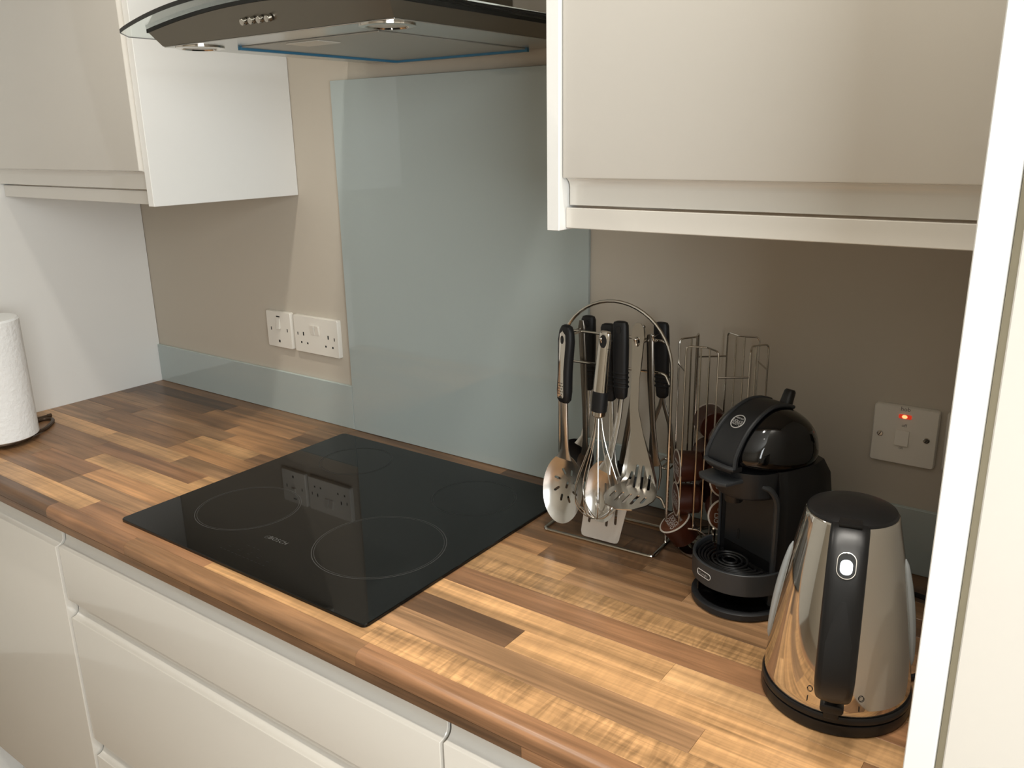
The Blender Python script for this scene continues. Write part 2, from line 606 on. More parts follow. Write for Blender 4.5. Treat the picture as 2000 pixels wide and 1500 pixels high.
TONES = {'L': (194, 150, 103), 'l': (196, 154, 108), 'T': (174, 135, 92), 'm': (156, 120, 86), 'M': (140, 104, 72),
         'R': (148, 108, 76), 'D': (108, 80, 57), 'O': (174, 129, 87)}
ROWB = [-0.587, -0.5415, -0.4965, -0.450, -0.4045, -0.359, -0.3135, -0.268, -0.2225, -0.177, -0.1315, -0.086, -0.0405, -0.0015]
ROWS = [
    [(-0.172, 'D'), (0.083, 'R'), (0.62, 'M'), (1.256, 'R')],
    [(-0.47, 'L'), (-0.112, 'L'), (0.262, 'R'), (0.602, 'L'), (1.256, 'LF')],
    [(-0.56, 'm'), (-0.265, 'M'), (0.2, 'm'), (0.5, 'M'), (1.045, 'm'), (1.256, 'L')],
    [(-0.47, 'm'), (-0.265, 'R'), (0.2, 'O'), (0.50, 'L'), (0.771, 'D'), (1.2, 'L'), (1.256, 'M')],
    [(-0.6, 'm'), (-0.343, 'M'), (0.15, 'L'), (0.55, 'M'), (0.966, 'L'), (1.256, 'l')],
    [(-0.40, 'M'), (-0.048, 'R'), (0.2, 'L'), (0.5, 'm'), (1.256, 'R')],
    [(-0.45, 'L'), (-0.178, 'L'), (0.1, 'm'), (0.5, 'M'), (1.256, 'TF')],
    [(-0.567, 'm'), (-0.26, 'M'), (0.05, 'O'), (0.42, 'M'), (0.738, 'L'), (1.256, 'm')],
    [(-0.62, 'm'), (-0.263, 'M'), (-0.06, 'L'), (0.3, 'M'), (0.666, 'O'), (0.91, 'M'), (1.256, 'm')],
    [(-0.55, 'M'), (-0.2, 'm'), (0.0, 'O'), (0.4, 'M'), (0.822, 'M'), (1.256, 'm')],
    [(-0.55, 'm'), (-0.25, 'M'), (0.0, 'O'), (0.35, 'm'), (0.764, 'M'), (1.256, 'D')],
    [(-0.72, 'D'), (-0.40, 'M'), (-0.08, 'O'), (0.4, 'M'), (0.9, 'D'), (1.256, 'm')],
    [(-0.378, 'D'), (-0.09, 'O'), (0.3, 'm'), (0.8, 'M'), (1.256, 'D')],
    [(-0.30, 'M'), (0.0, 'm'), (0.42, 'M'), (0.9, 'D'), (1.256, 'M')],
]
EDGE = [(-0.58, 'M'), (-0.16, 'D'), (0.262, 'M'), (0.88, 'D'), (1.256, 'R')]


def stave(bm, cx, cy, tone):
    o = bpy.data.objects.new('stave', None)
    bpy.data.objects.remove(o)
    bmesh.ops.translate(bm, verts=bm.verts, vec=-Vector((cx, cy, 0)))
    o = bpy.data.objects.new('stave', to_mesh('stave', bm, M['wood'], 30))
    COL.objects.link(o)
    o.parent = wt
    o.location = Vector((cx, cy, 0)) - ORG[wt.name]
    c = srgb(*TONES[tone[0]])
    k = random.uniform(0.93, 1.07)
    o.color = (c[0] * k, c[1] * k, c[2] * k, 0.9 if len(tone) > 1 else (0.3 if tone in 'Ll' else 0.0))
    return o


GAP = 0.00012
for ri, row in enumerate(ROWS):
    x = XL + 0.0004
    for xe, tone in row:
        xe = min(xe, XR - 0.0004)
        bm = bm_new()
        if ri == 0:
            rr = 0.011
            prof = [(-0.587 - GAP, -0.0034), (-0.587 - GAP, -0.0003), (-0.587 - GAP - 0.0003, 0.0)]
            for i in range(7):
                a = PI / 2 + PI / 2 * i / 6
                prof.append((YW + rr + rr * math.cos(a), -rr + rr * math.sin(a)))
            prof += [(YW, -0.0205), (YW + 0.0003, -0.0208), (-0.5955, -0.0208), (-0.5955, -0.0034)]
            prism(bm, prof, 'x', x + GAP, xe - GAP)
            stave(bm, (x + xe) / 2, -0.600, tone)
        else:
            y0, y1 = ROWB[ri - 1], ROWB[ri]
            x0, x1 = x + GAP, xe - GAP
            c = 0.0003
            ya, yb = y0 + GAP, y1 - GAP
            lo = [(x0, ya, -0.0034), (x1, ya, -0.0034), (x1, yb, -0.0034), (x0, yb, -0.0034)]
            mi = [(x0, ya, -c), (x1, ya, -c), (x1, yb, -c), (x0, yb, -c)]
            hi = [(x0 + c, ya + c, 0), (x1 - c, ya + c, 0), (x1 - c, yb - c, 0), (x0 + c, yb - c, 0)]
            skin(bm, [lo, mi, hi])
            stave(bm, (x + xe) / 2, (y0 + y1) / 2, tone)
        x = xe
x = XL + 0.0004
for xe, tone in EDGE:
    xe = min(xe, XR - 0.0004)
    bm = bm_new()
    prism(bm, [(YW, -0.0212), (YW, -0.0355), (YW + 0.0025, -0.038), (-0.5955, -0.038), (-0.5955, -0.0212)], 'x', x + GAP, xe - GAP)
    stave(bm, (x + xe) / 2, -0.604, tone)
    x = xe

# ------------------------------------------------------------------ glass splashback and upstands
XS0, XS1, HS = -0.0048, 0.5995, 0.7395
t = thing('splashback', 'tall pale duck-egg glass splashback on the wall behind the hob', 'splashback', ((XS0 + XS1) / 2, -0.004, 0.0006))
b = bm_new(); box(b, XS0, XS1, -0.0085, -0.0008, 0.0006, HS, 0.0008, 1); part('glass_panel', b, M['glass_blue'], t)
for x0, x1, lab in ((XL + 0.001, XS0 - 0.0012, 'low duck-egg glass upstand along the worktop, left of the splashback'),
                    (XS1 + 0.0012, XR - 0.001, 'low duck-egg glass upstand behind the utensil rack and coffee machine')):
    t = thing('glass_upstand', lab, 'upstand', ((x0 + x1) / 2, -0.004, 0.0006))
    b = bm_new(); box(b, x0, x1, -0.0080, -0.0008, 0.0006, 0.1002, 0.0006, 1); part('glass_panel', b, M['glass_blue'], t)
    b = bm_new(); box(b, x0, x1, -0.0080, -0.0008, 0.1003, 0.1012, 0.0003, 1); part('polished_edge', b, M['glass_edge'], t, 'pale polished top edge')

# ------------------------------------------------------------------ induction hob
hb_y1 = -0.0465; hb_y0 = hb_y1 - 0.522
t = thing('induction_hob', 'black glass induction hob with four printed cooking rings set on the worktop', 'hob', (0.296, -0.3075, 0.0004))
b = bm_new()
o2 = rrect2(0.0, 0.592, hb_y0, hb_y1, 0.008, 5)
skin(b, [[(p[0], p[1], 0.0004) for p in o2], [(p[0], p[1], 0.0044) for p in o2],
         [(0.296 + (p[0] - 0.296) * 0.997, -0.3075 + (p[1] + 0.3075) * 0.997, 0.0054) for p in o2]])
part('glass_top', b, M['hob'], t)


def ring_flat(cx, cy, r, w, z, seg=72):
    bm = bm_new()
    A = [[bm.verts.new((cx + q * math.cos(2 * PI * i / seg), cy + q * math.sin(2 * PI * i / seg), z)) for i in range(seg)] for q in (r, r + w)]
    for i in range(seg):
        k = (i + 1) % seg
        bm.faces.new((A[0][i], A[0][k], A[1][k], A[1][i]))
    bmesh.ops.recalc_face_normals(bm, faces=bm.faces)
    return bm


ZP = 0.00555
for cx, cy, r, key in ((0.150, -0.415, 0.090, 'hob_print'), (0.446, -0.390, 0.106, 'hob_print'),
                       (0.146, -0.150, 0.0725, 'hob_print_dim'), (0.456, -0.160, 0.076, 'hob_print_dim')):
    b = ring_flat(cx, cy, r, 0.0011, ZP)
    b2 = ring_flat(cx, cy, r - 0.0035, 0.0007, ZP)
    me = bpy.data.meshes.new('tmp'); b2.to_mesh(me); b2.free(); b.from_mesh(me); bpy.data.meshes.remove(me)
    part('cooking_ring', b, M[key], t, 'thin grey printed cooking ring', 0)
b = text_bm('BOSCH', 0.0125, 0.00004, spacing=1.1); place(b, (0.297, -0.4705, ZP), (1, 0, 0), (0, 1, 0)); part('lettering', b, M['print_hob_name'], t, 'printed maker name', 0)
b = ring_flat(0.272, -0.4715, 0.0042, 0.0008, ZP, 24)
box(b, 0.2697, 0.2743, -0.4719, -0.4711, ZP - 0.00003, ZP + 0.00003)
box(b, 0.2695, 0.2701, -0.4742, -0.4688, ZP - 0.00003, ZP + 0.00003); box(b, 0.2739, 0.2745, -0.4742, -0.4688, ZP - 0.00003, ZP + 0.00003)
part('emblem', b, M['hob_print'], t, 'small round printed emblem', 0)
b = bm_new()
for k in range(12):
    box(b, 0.238 + k * 0.0095, 0.2435 + k * 0.0095, -0.5385, -0.5377, ZP - 0.00003, ZP + 0.00003)
for k, xx in enumerate((0.245, 0.268, 0.291, 0.314, 0.337)):
    box(b, xx, xx + 0.007, -0.527, -0.5263, ZP - 0.00003, ZP + 0.00003)
    box(b, xx + 0.002, xx + 0.005, -0.521, -0.5204, ZP - 0.00003, ZP + 0.00003)
for k in range(3):
    box(b, 0.268 + k * 0.012, 0.275 + k * 0.012, -0.509, -0.5084, ZP - 0.00003, ZP + 0.00003)
part('touch_controls', b, M['hob_print_dim'], t, 'faint printed touch control marks', 0)

# ------------------------------------------------------------------ wall cabinets
ZT = 1.25


def wall_front(x0, x1, yf, zb):
    """wall cupboard door: scooped pull along the bottom"""
    yb = yf + 0.022
    c0, r, zl = yf + 0.003, 0.013, 0.577
    pts = [(yb, ZT), (yf, ZT), (yf, zl + 0.0015), (yf + 0.0006, zl + 0.0004), (yf + 0.002, zl)]
    for i in range(7):
        a = PI / 2 - PI / 2 * i / 6
        pts.append((c0 + r * math.cos(a), zl - r + r * math.sin(a)))
    pts += [(c0 + r, zb), (yb, zb)]
    bm = bm_new(); prism(bm, pts, 'x', x0, x1, 0.0008, 1)
    return bm


def wall_cabinet(x0, x1, px0, px1, yf, label):
    t = thing('wall_cabinet', label, 'cabinet', ((x0 + x1) / 2, -0.16, 0.5123))
    b = bm_new(); box(b, x0, x1, -0.314, -0.001, 0.545, ZT); part('carcass', b, M['carcass'], t, smooth=0)
    b = bm_new(); box(b, px0, px1, -0.3434, -0.001, 0.5123, ZT, 0.0007, 1); part('end_panel', b, M['satin'], t, 'white side panel reaching below the door')
    part('door', wall_front(x0 + 0.002, x1 - 0.002, yf, 0.5432), M['gloss'], t)
    b = bm_new(); box(b, x0 + 0.0003, x1 - 0.0003, -0.328, -0.310, 0.5145, 0.5402, 0.0009, 1); part('light_rail', b, M['gloss'], t)
    return t


wall_cabinet(XL + 0.0008, -0.1547, -0.1545, -0.1365, -0.352, 'cream gloss wall cabinet left of the extractor hood, white side panel to its right')
wall_cabinet(0.7562, XR - 0.0008, 0.738, 0.756, -0.338, 'cream gloss wall cabinet on the right, above the utensil rack and coffee machine')

# ------------------------------------------------------------------ tall units
t = thing('tall_cabinet', 'white tall cabinet at the far right edge, standing closest to the viewer', 'cabinet', (1.6, -0.3, -Z0))
b = bm_new(); box(b, XR, XR + 0.0218, -0.602, -0.001, -Z0, ZT, 0.0008, 1); part('end_panel', b, M['satin'], t)
b = bm_new(); box(b, 1.2838, 1.858, -0.602, -0.580, -0.755, ZT, 0.001, 1); part('door', b, M['gloss'], t)
b = bm_new(); box(b, 1.2790, 1.862, -0.572, -0.001, -0.76, ZT); part('carcass', b, M['carcass'], t, smooth=0)
b = bm_new(); box(b, 1.2781, 1.2836, -0.592, -0.573, -0.755, ZT); part('gap_shade_strip', b, M['gap_shade'], t, 'narrow added strip coloured tan as the shaded gap', 0)  # strip added in the gap; the shade is put into its colour
b = bm_new(); box(b, 1.2790, 1.862, -0.535, -0.515, -Z0, -0.7605); part('plinth', b, M['satin'], t, smooth=0)
t = thing('tall_cabinet', 'white tall cabinet side at the left end of the worktop, behind the paper roll', 'cabinet', (-1.06, -0.3, -Z0))
b = bm_new(); box(b, XL - 0.0185, XL, -0.602, -0.0012, -Z0, ZT, 0.0006, 1); part('end_panel', b, M['satin'], t)
b = bm_new(); box(b, -1.372, XL - 0.019, -0.572, -0.001, -0.76, ZT); part('carcass', b, M['carcass'], t, smooth=0)
b = bm_new(); box(b, -1.37, XL - 0.021, -0.600, -0.578, -0.755, ZT, 0.001, 1); part('door', b, M['gloss'], t)
b = bm_new(); box(b, -1.372, XL - 0.019, -0.535, -0.515, -Z0, -0.7605); part('plinth', b, M['satin'], t, smooth=0)

# ------------------------------------------------------------------ extractor hood
HX = 0.345
HZ = 0.766


def arch(x):
    return 0.783 + 0.027 * (1 - ((x - HX) / 0.3) ** 2)


t = thing('extractor_hood', 'steel chimney extractor hood with arched glass canopy above the hob', 'extractor hood', (HX, -0.24, HZ))
# canopy: curved glass sheet, front edge bowed
b = bm_new()
nx, ny = 36, 10
T = {}
for k, dz in ((0, 0.0), (1, 0.006)):
    for i in range(nx + 1):
        x = HX - 0.3 + 0.6 * i / nx
        q = (x - HX) / 0.3
        yf = -0.482 - 0.022 * (1 - q * q)
        rc = 0.0 if abs(q) < 0.93 else 0.022 * ((abs(q) - 0.93) / 0.07) ** 2
        for j in range(ny + 1):
            y = -0.004 + (yf + rc + 0.004) * j / ny
            T[k, i, j] = b.verts.new((x, y, arch(x) + dz))
for i in range(nx):
    for j in range(ny):
        b.faces.new((T[0, i, j], T[0, i, j + 1], T[0, i + 1, j + 1], T[0, i + 1, j]))
        b.faces.new((T[1, i, j], T[1, i + 1, j], T[1, i + 1, j + 1], T[1, i, j + 1]))
for j in range(ny):
    b.faces.new((T[0, 0, j], T[1, 0, j], T[1, 0, j + 1], T[0, 0, j + 1]))
    b.faces.new((T[0, nx, j], T[0, nx, j + 1], T[1, nx, j + 1], T[1, nx, j]))
for i in range(nx):
    b.faces.new((T[0, i, 0], T[0, i + 1, 0], T[1, i + 1, 0], T[1, i, 0]))
    b.faces.new((T[0, i, ny], T[1, i, ny], T[1, i + 1, ny], T[0, i + 1, ny]))
bmesh.ops.recalc_face_normals(b, faces=b.faces)
part('glass_canopy', b, M['hood_glass'], t, 'arched clear glass canopy')
# body under the canopy: arched top, flat underside, front sloping in
BX0, BX1 = HX - 0.240, HX + 0.240
b = bm_new()
rings = []
for i in range(25):
    x = BX0 + (BX1 - BX0) * i / 24
    xt = HX + (x - HX) * 1.035
    zt = arch(xt) - 0.0055
    rings.append([(x, -0.442, HZ + 0.0012), (xt, -0.458, zt), (xt, -0.003, zt), (x, -0.003, HZ + 0.0012)])
skin(b, rings)
body = part('steel_body', b, M['steel_brushed'], t, 'brushed steel body', 25)
b = bm_new()
rings = []
for i in range(25):
    x = BX0 + (BX1 - BX0) * i / 24
    xt = HX + (x - HX) * 1.045
    z1 = arch(xt) - 0.0002
    rings.append([(xt, -0.4598, z1 - 0.0052), (xt, -0.4598, z1), (xt, -0.004, z1), (xt, -0.004, z1 - 0.0052)])
skin(b, rings)
part('gasket', b, M['black_gasket'], t, 'dark seal between glass and steel', 25)
b = bm_new(); box(b, BX0 + 0.001, BX1 - 0.001, -0.441, -0.004, HZ - 0.0002, HZ + 0.0012, 0.0004, 1)
under = part('underside', b, M['steel_dull'], t)
b = bm_new(); box(b, HX - 0.145, HX + 0.145, -0.372, -0.030, HZ - 0.0022, HZ - 0.0003, 0.0005, 1)
part('grease_filter', b, M['filter'], under, 'grey mesh grease filter')
b = bm_new()
box(b, HX - 0.148, HX + 0.148, -0.032, -0.0255, HZ - 0.0058, HZ - 0.0004)
box(b, HX - 0.150, HX - 0.1435, -0.374, -0.032, HZ - 0.0058, HZ - 0.0004)
part('protective_film', b, M['film'], under, 'strips of blue protective film left on the filter edge', 0)
b = bm_new(); box(b, HX - 0.05, HX + 0.02, -0.366, -0.322, HZ - 0.0040, HZ - 0.0023, 0.0006, 1)
part('filter_latch', b, M['lens'], under, 'pale latch plate on the filter')
for lx in (HX - 0.196, HX + 0.196):
    b = bm_new(); lathe(b, [(0.036, 0.0), (0.036, -0.0022), (0.033, -0.0032), (0.028, -0.0032), (0.026, -0.0014), (0.026, 0.0)], 36, (lx, -0.408, HZ - 0.0003))
    q = part('lamp_ring', b, M['chrome'], under, 'chrome ring of a hood lamp')
    b = bm_new(); lathe(b, [(0.0255, 0.0), (0.0255, -0.0012), (0.015, -0.002), (0.002, -0.0022)], 30, (lx, -0.408, HZ - 0.0004))
    part('lamp_lens', b, M['lens'], under, 'frosted lens of a hood lamp')
for k in range(4):
    xx = 0.3175 + k * 0.0172
    b = bm_new(); lathe(b, [(0.0049, 0), (0.0049, 0.005), (0.0042, 0.0065), (0.001, 0.007)], 16)
    place(b, (xx, -0.4515, 0.7845), (1, 0, 0), (0, -0.35, 1)); part('push_button', b, M['chrome'], t, 'round chrome push button')
b = bm_new(); box(b, 0.237, 0.445, -0.21, -0.002, 0.8155, 1.30, 0.001, 1); part('chimney', b, M['steel_brushed'], t)

# ------------------------------------------------------------------ sockets and switches
YS = -0.0105


def faceplate(name, label, cat, x0, x1, z0, z1, group=None):
    t = thing(name, label, cat, ((x0 + x1) / 2, 0, z0), group)
    b = bm_new()
    o = rrect2(x0, x1, z0, z1, 0.004, 3); i_ = rrect2(x0 + 0.0015, x1 - 0.0015, z0 + 0.0015, z1 - 0.0015, 0.003, 3)
    skin(b, [[(p[0], -0.0003, p[1]) for p in o], [(p[0], YS + 0.0018, p[1]) for p in o], [(p[0], YS, p[1]) for p in i_]])
    part('faceplate', b, M['white_plastic'], t, smooth=40)
    return t


def rocker(t, cx, cz, w, h, tilt=1):
    b = bm_new()
    d0, d1 = (0.0012, 0.0045) if tilt > 0 else (0.0045, 0.0012)
    prism(b, [(YS + 0.002, cz - h / 2), (YS - d0, cz - h / 2), (YS - d1, cz + h / 2), (YS + 0.002, cz + h / 2)], 'x', cx - w / 2, cx + w / 2, 0.0005, 1)
    return part('rocker', b, M['white_plastic'], t)


def pin(t, cx, cz, w, h):
    b = bm_new(); box(b, cx - w / 2, cx + w / 2, YS - 0.0002, YS + 0.001, cz - h / 2, cz + h / 2)
    part('pin_slot', b, M['dark_hole'], t, 'dark pin slot', 0)


def screw(t, cx, cz):
    b = bm_new(); lathe(b, [(0.0042, 0), (0.0042, 0.0012), (0.0034, 0.0018), (0.0005, 0.0018)], 16); place(b, (cx, YS + 0.0003, cz), (1, 0, 0), (0, 0, 1))
    s = part('screw', b, M['chrome'], t, 'steel screw head')
    b = bm_new(); box(b, -0.0034, 0.0034, -0.0005, 0.0005, 0.0015, 0.0021); place(b, (cx, YS + 0.0003, cz), (0.5, 0, 0.86), (-0.86, 0, 0.5))
    part('screw_slot', b, M['dark_hole'], s, 'dark screw slot', 0)


t = faceplate('single_socket', 'single white switched wall socket left of the double socket', 'socket', -0.2765, -0.1905, 0.1610, 0.2470)
r = rocker(t, -0.2335, 0.2180, 0.012, 0.024, -1)
b = bm_new(); box(b, -0.2395, -0.2275, YS - 0.0004, YS + 0.001, 0.2335, 0.2362); part('rocker_gap', b, M['dark_hole'], t, 'dark gap above the rocker', 0)
for cx, cz, w, h in ((-0.2605, 0.2045, 0.0028, 0.0075), (-0.2045, 0.2045, 0.0028, 0.0075), (-0.2345, 0.1765, 0.0055, 0.0060)):
    pin(t, cx, cz, w, h)
t = faceplate('double_socket', 'double white switched wall socket beside the splashback', 'socket', -0.1805, -0.0345, 0.1605, 0.2465)
rocker(t, -0.1165, 0.2165, 0.0125, 0.021); rocker(t, -0.1010, 0.2165, 0.0125, 0.021)
for cx, cz, w, h in ((-0.1675, 0.2035, 0.0026, 0.0070), (-0.1485, 0.2045, 0.0036, 0.0085), (-0.1570, 0.1840, 0.0044, 0.0044), (-0.1365, 0.1835, 0.0044, 0.0044),
                     (-0.0670, 0.2050, 0.0036, 0.0085), (-0.0475, 0.2025, 0.0026, 0.0070), (-0.0765, 0.1835, 0.0044, 0.0044), (-0.0540, 0.1835, 0.0044, 0.0044)):
    pin(t, cx, cz, w, h)
# hob isolator switch
XA, ZA = 1.0800, 0.1665
t = faceplate('isolator_switch', 'white wall switch marked hob with glowing red neon above the kettle', 'switch', XA, XA + 0.086, ZA, ZA + 0.086)
b = text_bm('hob', 0.0085, 0.0001); place(b, (1.1215, YS - 0.0001, 0.2492), (1, 0, 0), (0, 0, 1)); part('lettering', b, M['print_grey'], t, 'printed word hob', 0)
b = text_bm('off', 0.0065, 0.0001); place(b, (1.1220, YS - 0.0001, 0.2250), (1, 0, 0), (0, 0, 1)); part('lettering', b, M['print_grey'], t, 'printed word off', 0)
b = text_bm('on', 0.0058, 0.0001); place(b, (1.1210, YS - 0.0001, 0.1915), (1, 0, 0), (0, 0, 1)); part('lettering', b, M['print_grey'], t, 'printed word on', 0)
b = bm_new(); prism(b, rrect2(1.1135, 1.1305, 0.2355, 0.2415, 0.0018, 3), 'y', YS - 0.0012, YS + 0.001); nl = part('neon_lens', b, M['neon'], t, 'red neon indicator')
b = bm_new(); prism(b, ellipse2(1.1215, 0.2385, 0.0036, 0.0026, 14), 'y', YS - 0.0016, YS - 0.0012); part('glow', b, M['neon_core'], nl, 'glowing centre of the neon', 0)
rocker(t, 1.1208, 0.2068, 0.0185, 0.0215, -1)
screw(t, 1.0912, 0.2085); screw(t, 1.1528, 0.2085)
t = faceplate('wall_socket', 'white wall plate half hidden behind the tall right panel', 'socket', 1.1745, 1.2545, 0.1685, 0.2535)
rocker(t, 1.232, 0.226, 0.012, 0.021)
for cx, cz, w, h in ((1.2145, 0.232, 0.0044, 0.0085), (1.2045, 0.206, 0.0064, 0.0044), (1.2245, 0.206, 0.0064, 0.0044)):
    pin(t, cx, cz, w, h)

# ------------------------------------------------------------------ kitchen paper on its stand
PX, PY = -0.602, -0.490
t = thing('paper_towel', 'roll of white kitchen paper standing at the left edge of the picture', 'paper roll', (PX, PY, 0.013))
b = bm_new()
H = 0.262
prof = [(0.021, 0.013), (0.066, 0.013), (0.0705, 0.016), (0.0705, 0.013 + H - 0.004), (0.067, 0.013 + H), (0.021, 0.013 + H)]
rings = []
for r_, z in prof:
    rings.append([(PX + r_ * math.cos(2 * PI * i / 72), PY + r_ * math.sin(2 * PI * i / 72), z) for i in range(72)])
R_ = rings + [rings[0]]
skin(b, rings, False, False)
part('paper', b, M['paper'], t)
b = bm_new(); lathe(b, [(0.0208, 0.0135), (0.0208, 0.012 + H), (0.0192, 0.012 + H), (0.0192, 0.0135)], 32, (PX, PY, 0), False, False); part('tube', b, M['cardboard'], t, 'cardboard core')
t = thing('roll_stand', 'bronzed wire stand with scroll foot under the kitchen paper roll', 'paper roll stand', (PX, PY, 0.0))
b = bm_new(); tube(b, [(PX + 0.056 * math.cos(a), PY + 0.056 * math.sin(a), 0.0085) for a in [2 * PI * i / 40 for i in range(40)]], 0.004, 8, True)
part('base_ring', b, M['bronze'], t)
b = bm_new(); tube(b, [(PX, PY, 0.0085), (PX, PY, 0.29)], 0.005, 10); part('post', b, M['bronze'], t)
b = bm_new(); tube(b, [(PX - 0.06, PY, 0.0085), (PX + 0.06, PY, 0.0085)], 0.0035, 8); part('cross_bar', b, M['bronze'], t)
b = bm_new(); tube(b, catmull([(-0.640, -0.435, 0.0055), (-0.668, -0.392, 0.0045), (-0.672, -0.368, 0.0045), (-0.656, -0.358, 0.0045), (-0.630, -0.372, 0.0045), (-0.600, -0.402, 0.0045), (-0.585, -0.432, 0.0055)], 6), 0.0042, 8)
part('foot', b, M['bronze'], t, 'curled wire foot')
b = bm_new(); tube(b, [(-0.690, -0.405, 0.0045), (-0.690, -0.345, 0.0045)], 0.0034, 8); tube(b, [(-0.690, -0.352, 0.0045), (-0.690, -0.343, 0.0045)], 0.0045, 8)
part('foot', b, M['bronze'], t, 'straight wire foot')
b = bm_new(); tube(b, [(-0.690, -0.405, 0.0045), (PX - 0.045, PY + 0.043, 0.0075)], 0.0034, 8); part('foot_link', b, M['bronze'], t)

# ------------------------------------------------------------------ utensil rack (its own frame: x along the rack, y to the wall)
RF = (Vector((0.7205, -0.131, 0)), math.radians(3.2))
WR = 0.0027
t = thing('utensil_rack', 'arched chrome wire utensil rack on the worktop beside the hob', 'utensil rack', (0, 0, 0), None, RF)
b = bm_new(); tube(b, round_path([(-0.0975, -0.052, WR), (0.0965, -0.052, WR), (0.0965, 0.050, WR), (-0.0975, 0.050, WR)], 0.008, 5, True), WR, 8, True)
part('base_frame', b, M['wire'], t)
pts = [(-0.0965, 0, WR)]
for i in range(0, 8): pts.append((-0.0965, 0, 0.04 + 0.245 * i / 7))
for i in range(1, 24):
    a = PI - PI * i / 24
    pts.append((-0.0005 + 0.096 * math.cos(a), 0, 0.285 + 0.099 * math.sin(a)))
for i in range(0, 8): pts.append((0.0955, 0, 0.285 - 0.245 * i / 7))
pts.append((0.0955, 0, WR))
b = bm_new(); tube(b, pts, WR, 8); part('arch', b, M['wire'], t)
for z, dz in ((0.331, -0.020), (0.281, -0.016), (0.080, -0.016)):
    b = bm_new(); tube(b, round_path([(-0.0925, 0, z + dz), (-0.088, 0, z - 0.002), (-0.080, 0, z), (0.078, 0, z), (0.086, 0, z - 0.002), (0.0925, 0, z + dz)], 0.006, 4), 0.0023, 8)
    part('cross_bar', b, M['wire'], t)


def hook(sx, l0, l1, z=0.3335):
    b = bm_new(); s = 1 if l1 > l0 else -1
    tube(b, round_path([(sx, l0, z - 0.002), (sx, l1, z - 0.002), (sx, l1 + s * 0.004, z + 0.007)], 0.004, 4), 0.0019, 8)
    bmesh.ops.create_uvsphere(b, u_segments=10, v_segments=6, radius=0.0032, matrix=Matrix.Translation((sx, l1 + s * 0.004, z + 0.008)))
    part('hook', b, M['wire'], t)


hook(-0.0585, 0, -0.050); hook(0.0120, 0, -0.066); hook(0.0580, 0, -0.046); hook(0.0700, 0, -0.012)
hook(-0.0680, 0, 0.048); hook(0.0330, 0, 0.030); hook(0.0570, 0, 0.048)


def ut(name, label, s, ly, z, cat='utensil'):
    return thing(name, label, cat, (s, ly, z), 'utensils hanging on the wire rack', RF)


def grip(bm, p0, p1, secs, tiltn=(0, -1, 0), n=3.2, N=20):
    """handle lofted from p0 (top) to p1 with sections (t, half width, half depth)"""
    p0, p1 = Vector(p0), Vector(p1)
    d = (p1 - p0).normalized()
    ay = Vector(tiltn); ay = (ay - d * ay.dot(d)).normalized(); ax = d.cross(ay)
    skin(bm, [sup_ring(p0 + (p1 - p0) * q, ax, ay, hw, hd, n, N) for q, hw, hd in secs])
    return bm


BLACK_SECS = [(0.0, 0.006, 0.003), (0.012, 0.0100, 0.0055), (0.05, 0.0118, 0.0070), (0.30, 0.0122, 0.0078), (0.62, 0.0112, 0.0078), (0.90, 0.0102, 0.0072), (0.975, 0.0092, 0.0062), (1.0, 0.006, 0.004)]


def black_handle(par, p0, p1, hole=True):
    b = bm_new(); grip(b, p0, p1, BLACK_SECS); h = part('handle', b, M['black_rubber'], par, 'black soft grip handle')
    d = (Vector(p1) - Vector(p0))
    b = bm_new()
    for q in (0.66, 0.72, 0.78, 0.84):
        c = Vector(p0) + d * q
        skin(b, [sup_ring(c + d.normalized() * e, (1, 0, 0), (0, 1, 0), 0.0112 + w, 0.0078 + w, 3.2, 20) for e, w in ((-0.0016, 0.0), (0.0, 0.0008), (0.0016, 0.0))])
    part('rib', b, M['black_rubber'], h)
    if hole:
        b = bm_new()
        c = Vector(p0) + d * 0.10
        prism(b, ellipse2(c.x, c.z, 0.0042, 0.0058, 16), 'y', c.y - 0.0082, c.y - 0.0074)
        part('hang_hole', b, M['dark_hole'], h, 'dark hanging hole')
    return h


def flat_neck(bm, pts, widths, depth=0.0024):
    P = [Vector(p) for p in pts]
    rings = []
    for i, p in enumerate(P):
        a = P[max(i - 1, 0)]; c = P[min(i + 1, len(P) - 1)]
        d = (c - a).normalized()
        ax = Vector((1, 0, 0)); ax = (ax - d * ax.dot(d)).normalized(); ay = d.cross(ax)
        dp = depth[i] if isinstance(depth, (list, tuple)) else depth
        rings.append(sup_ring(p, ax, ay, widths[i], dp, 2.4, 14))
    skin(bm, rings)
    return bm


def bowl_map(cx, cy, cz, rx, rz, depth, tilt=0.0, sgn=1):
    """dish facing the viewer; tilt leans its lower end forward"""
    def f(x, z, d):
        q = min(1.0, (x / rx) ** 2 + (z / rz) ** 2)
        return (cx + x, cy + sgn * depth * (1 - q ** 1.25) + d + tilt * z, cz + z)
    return f


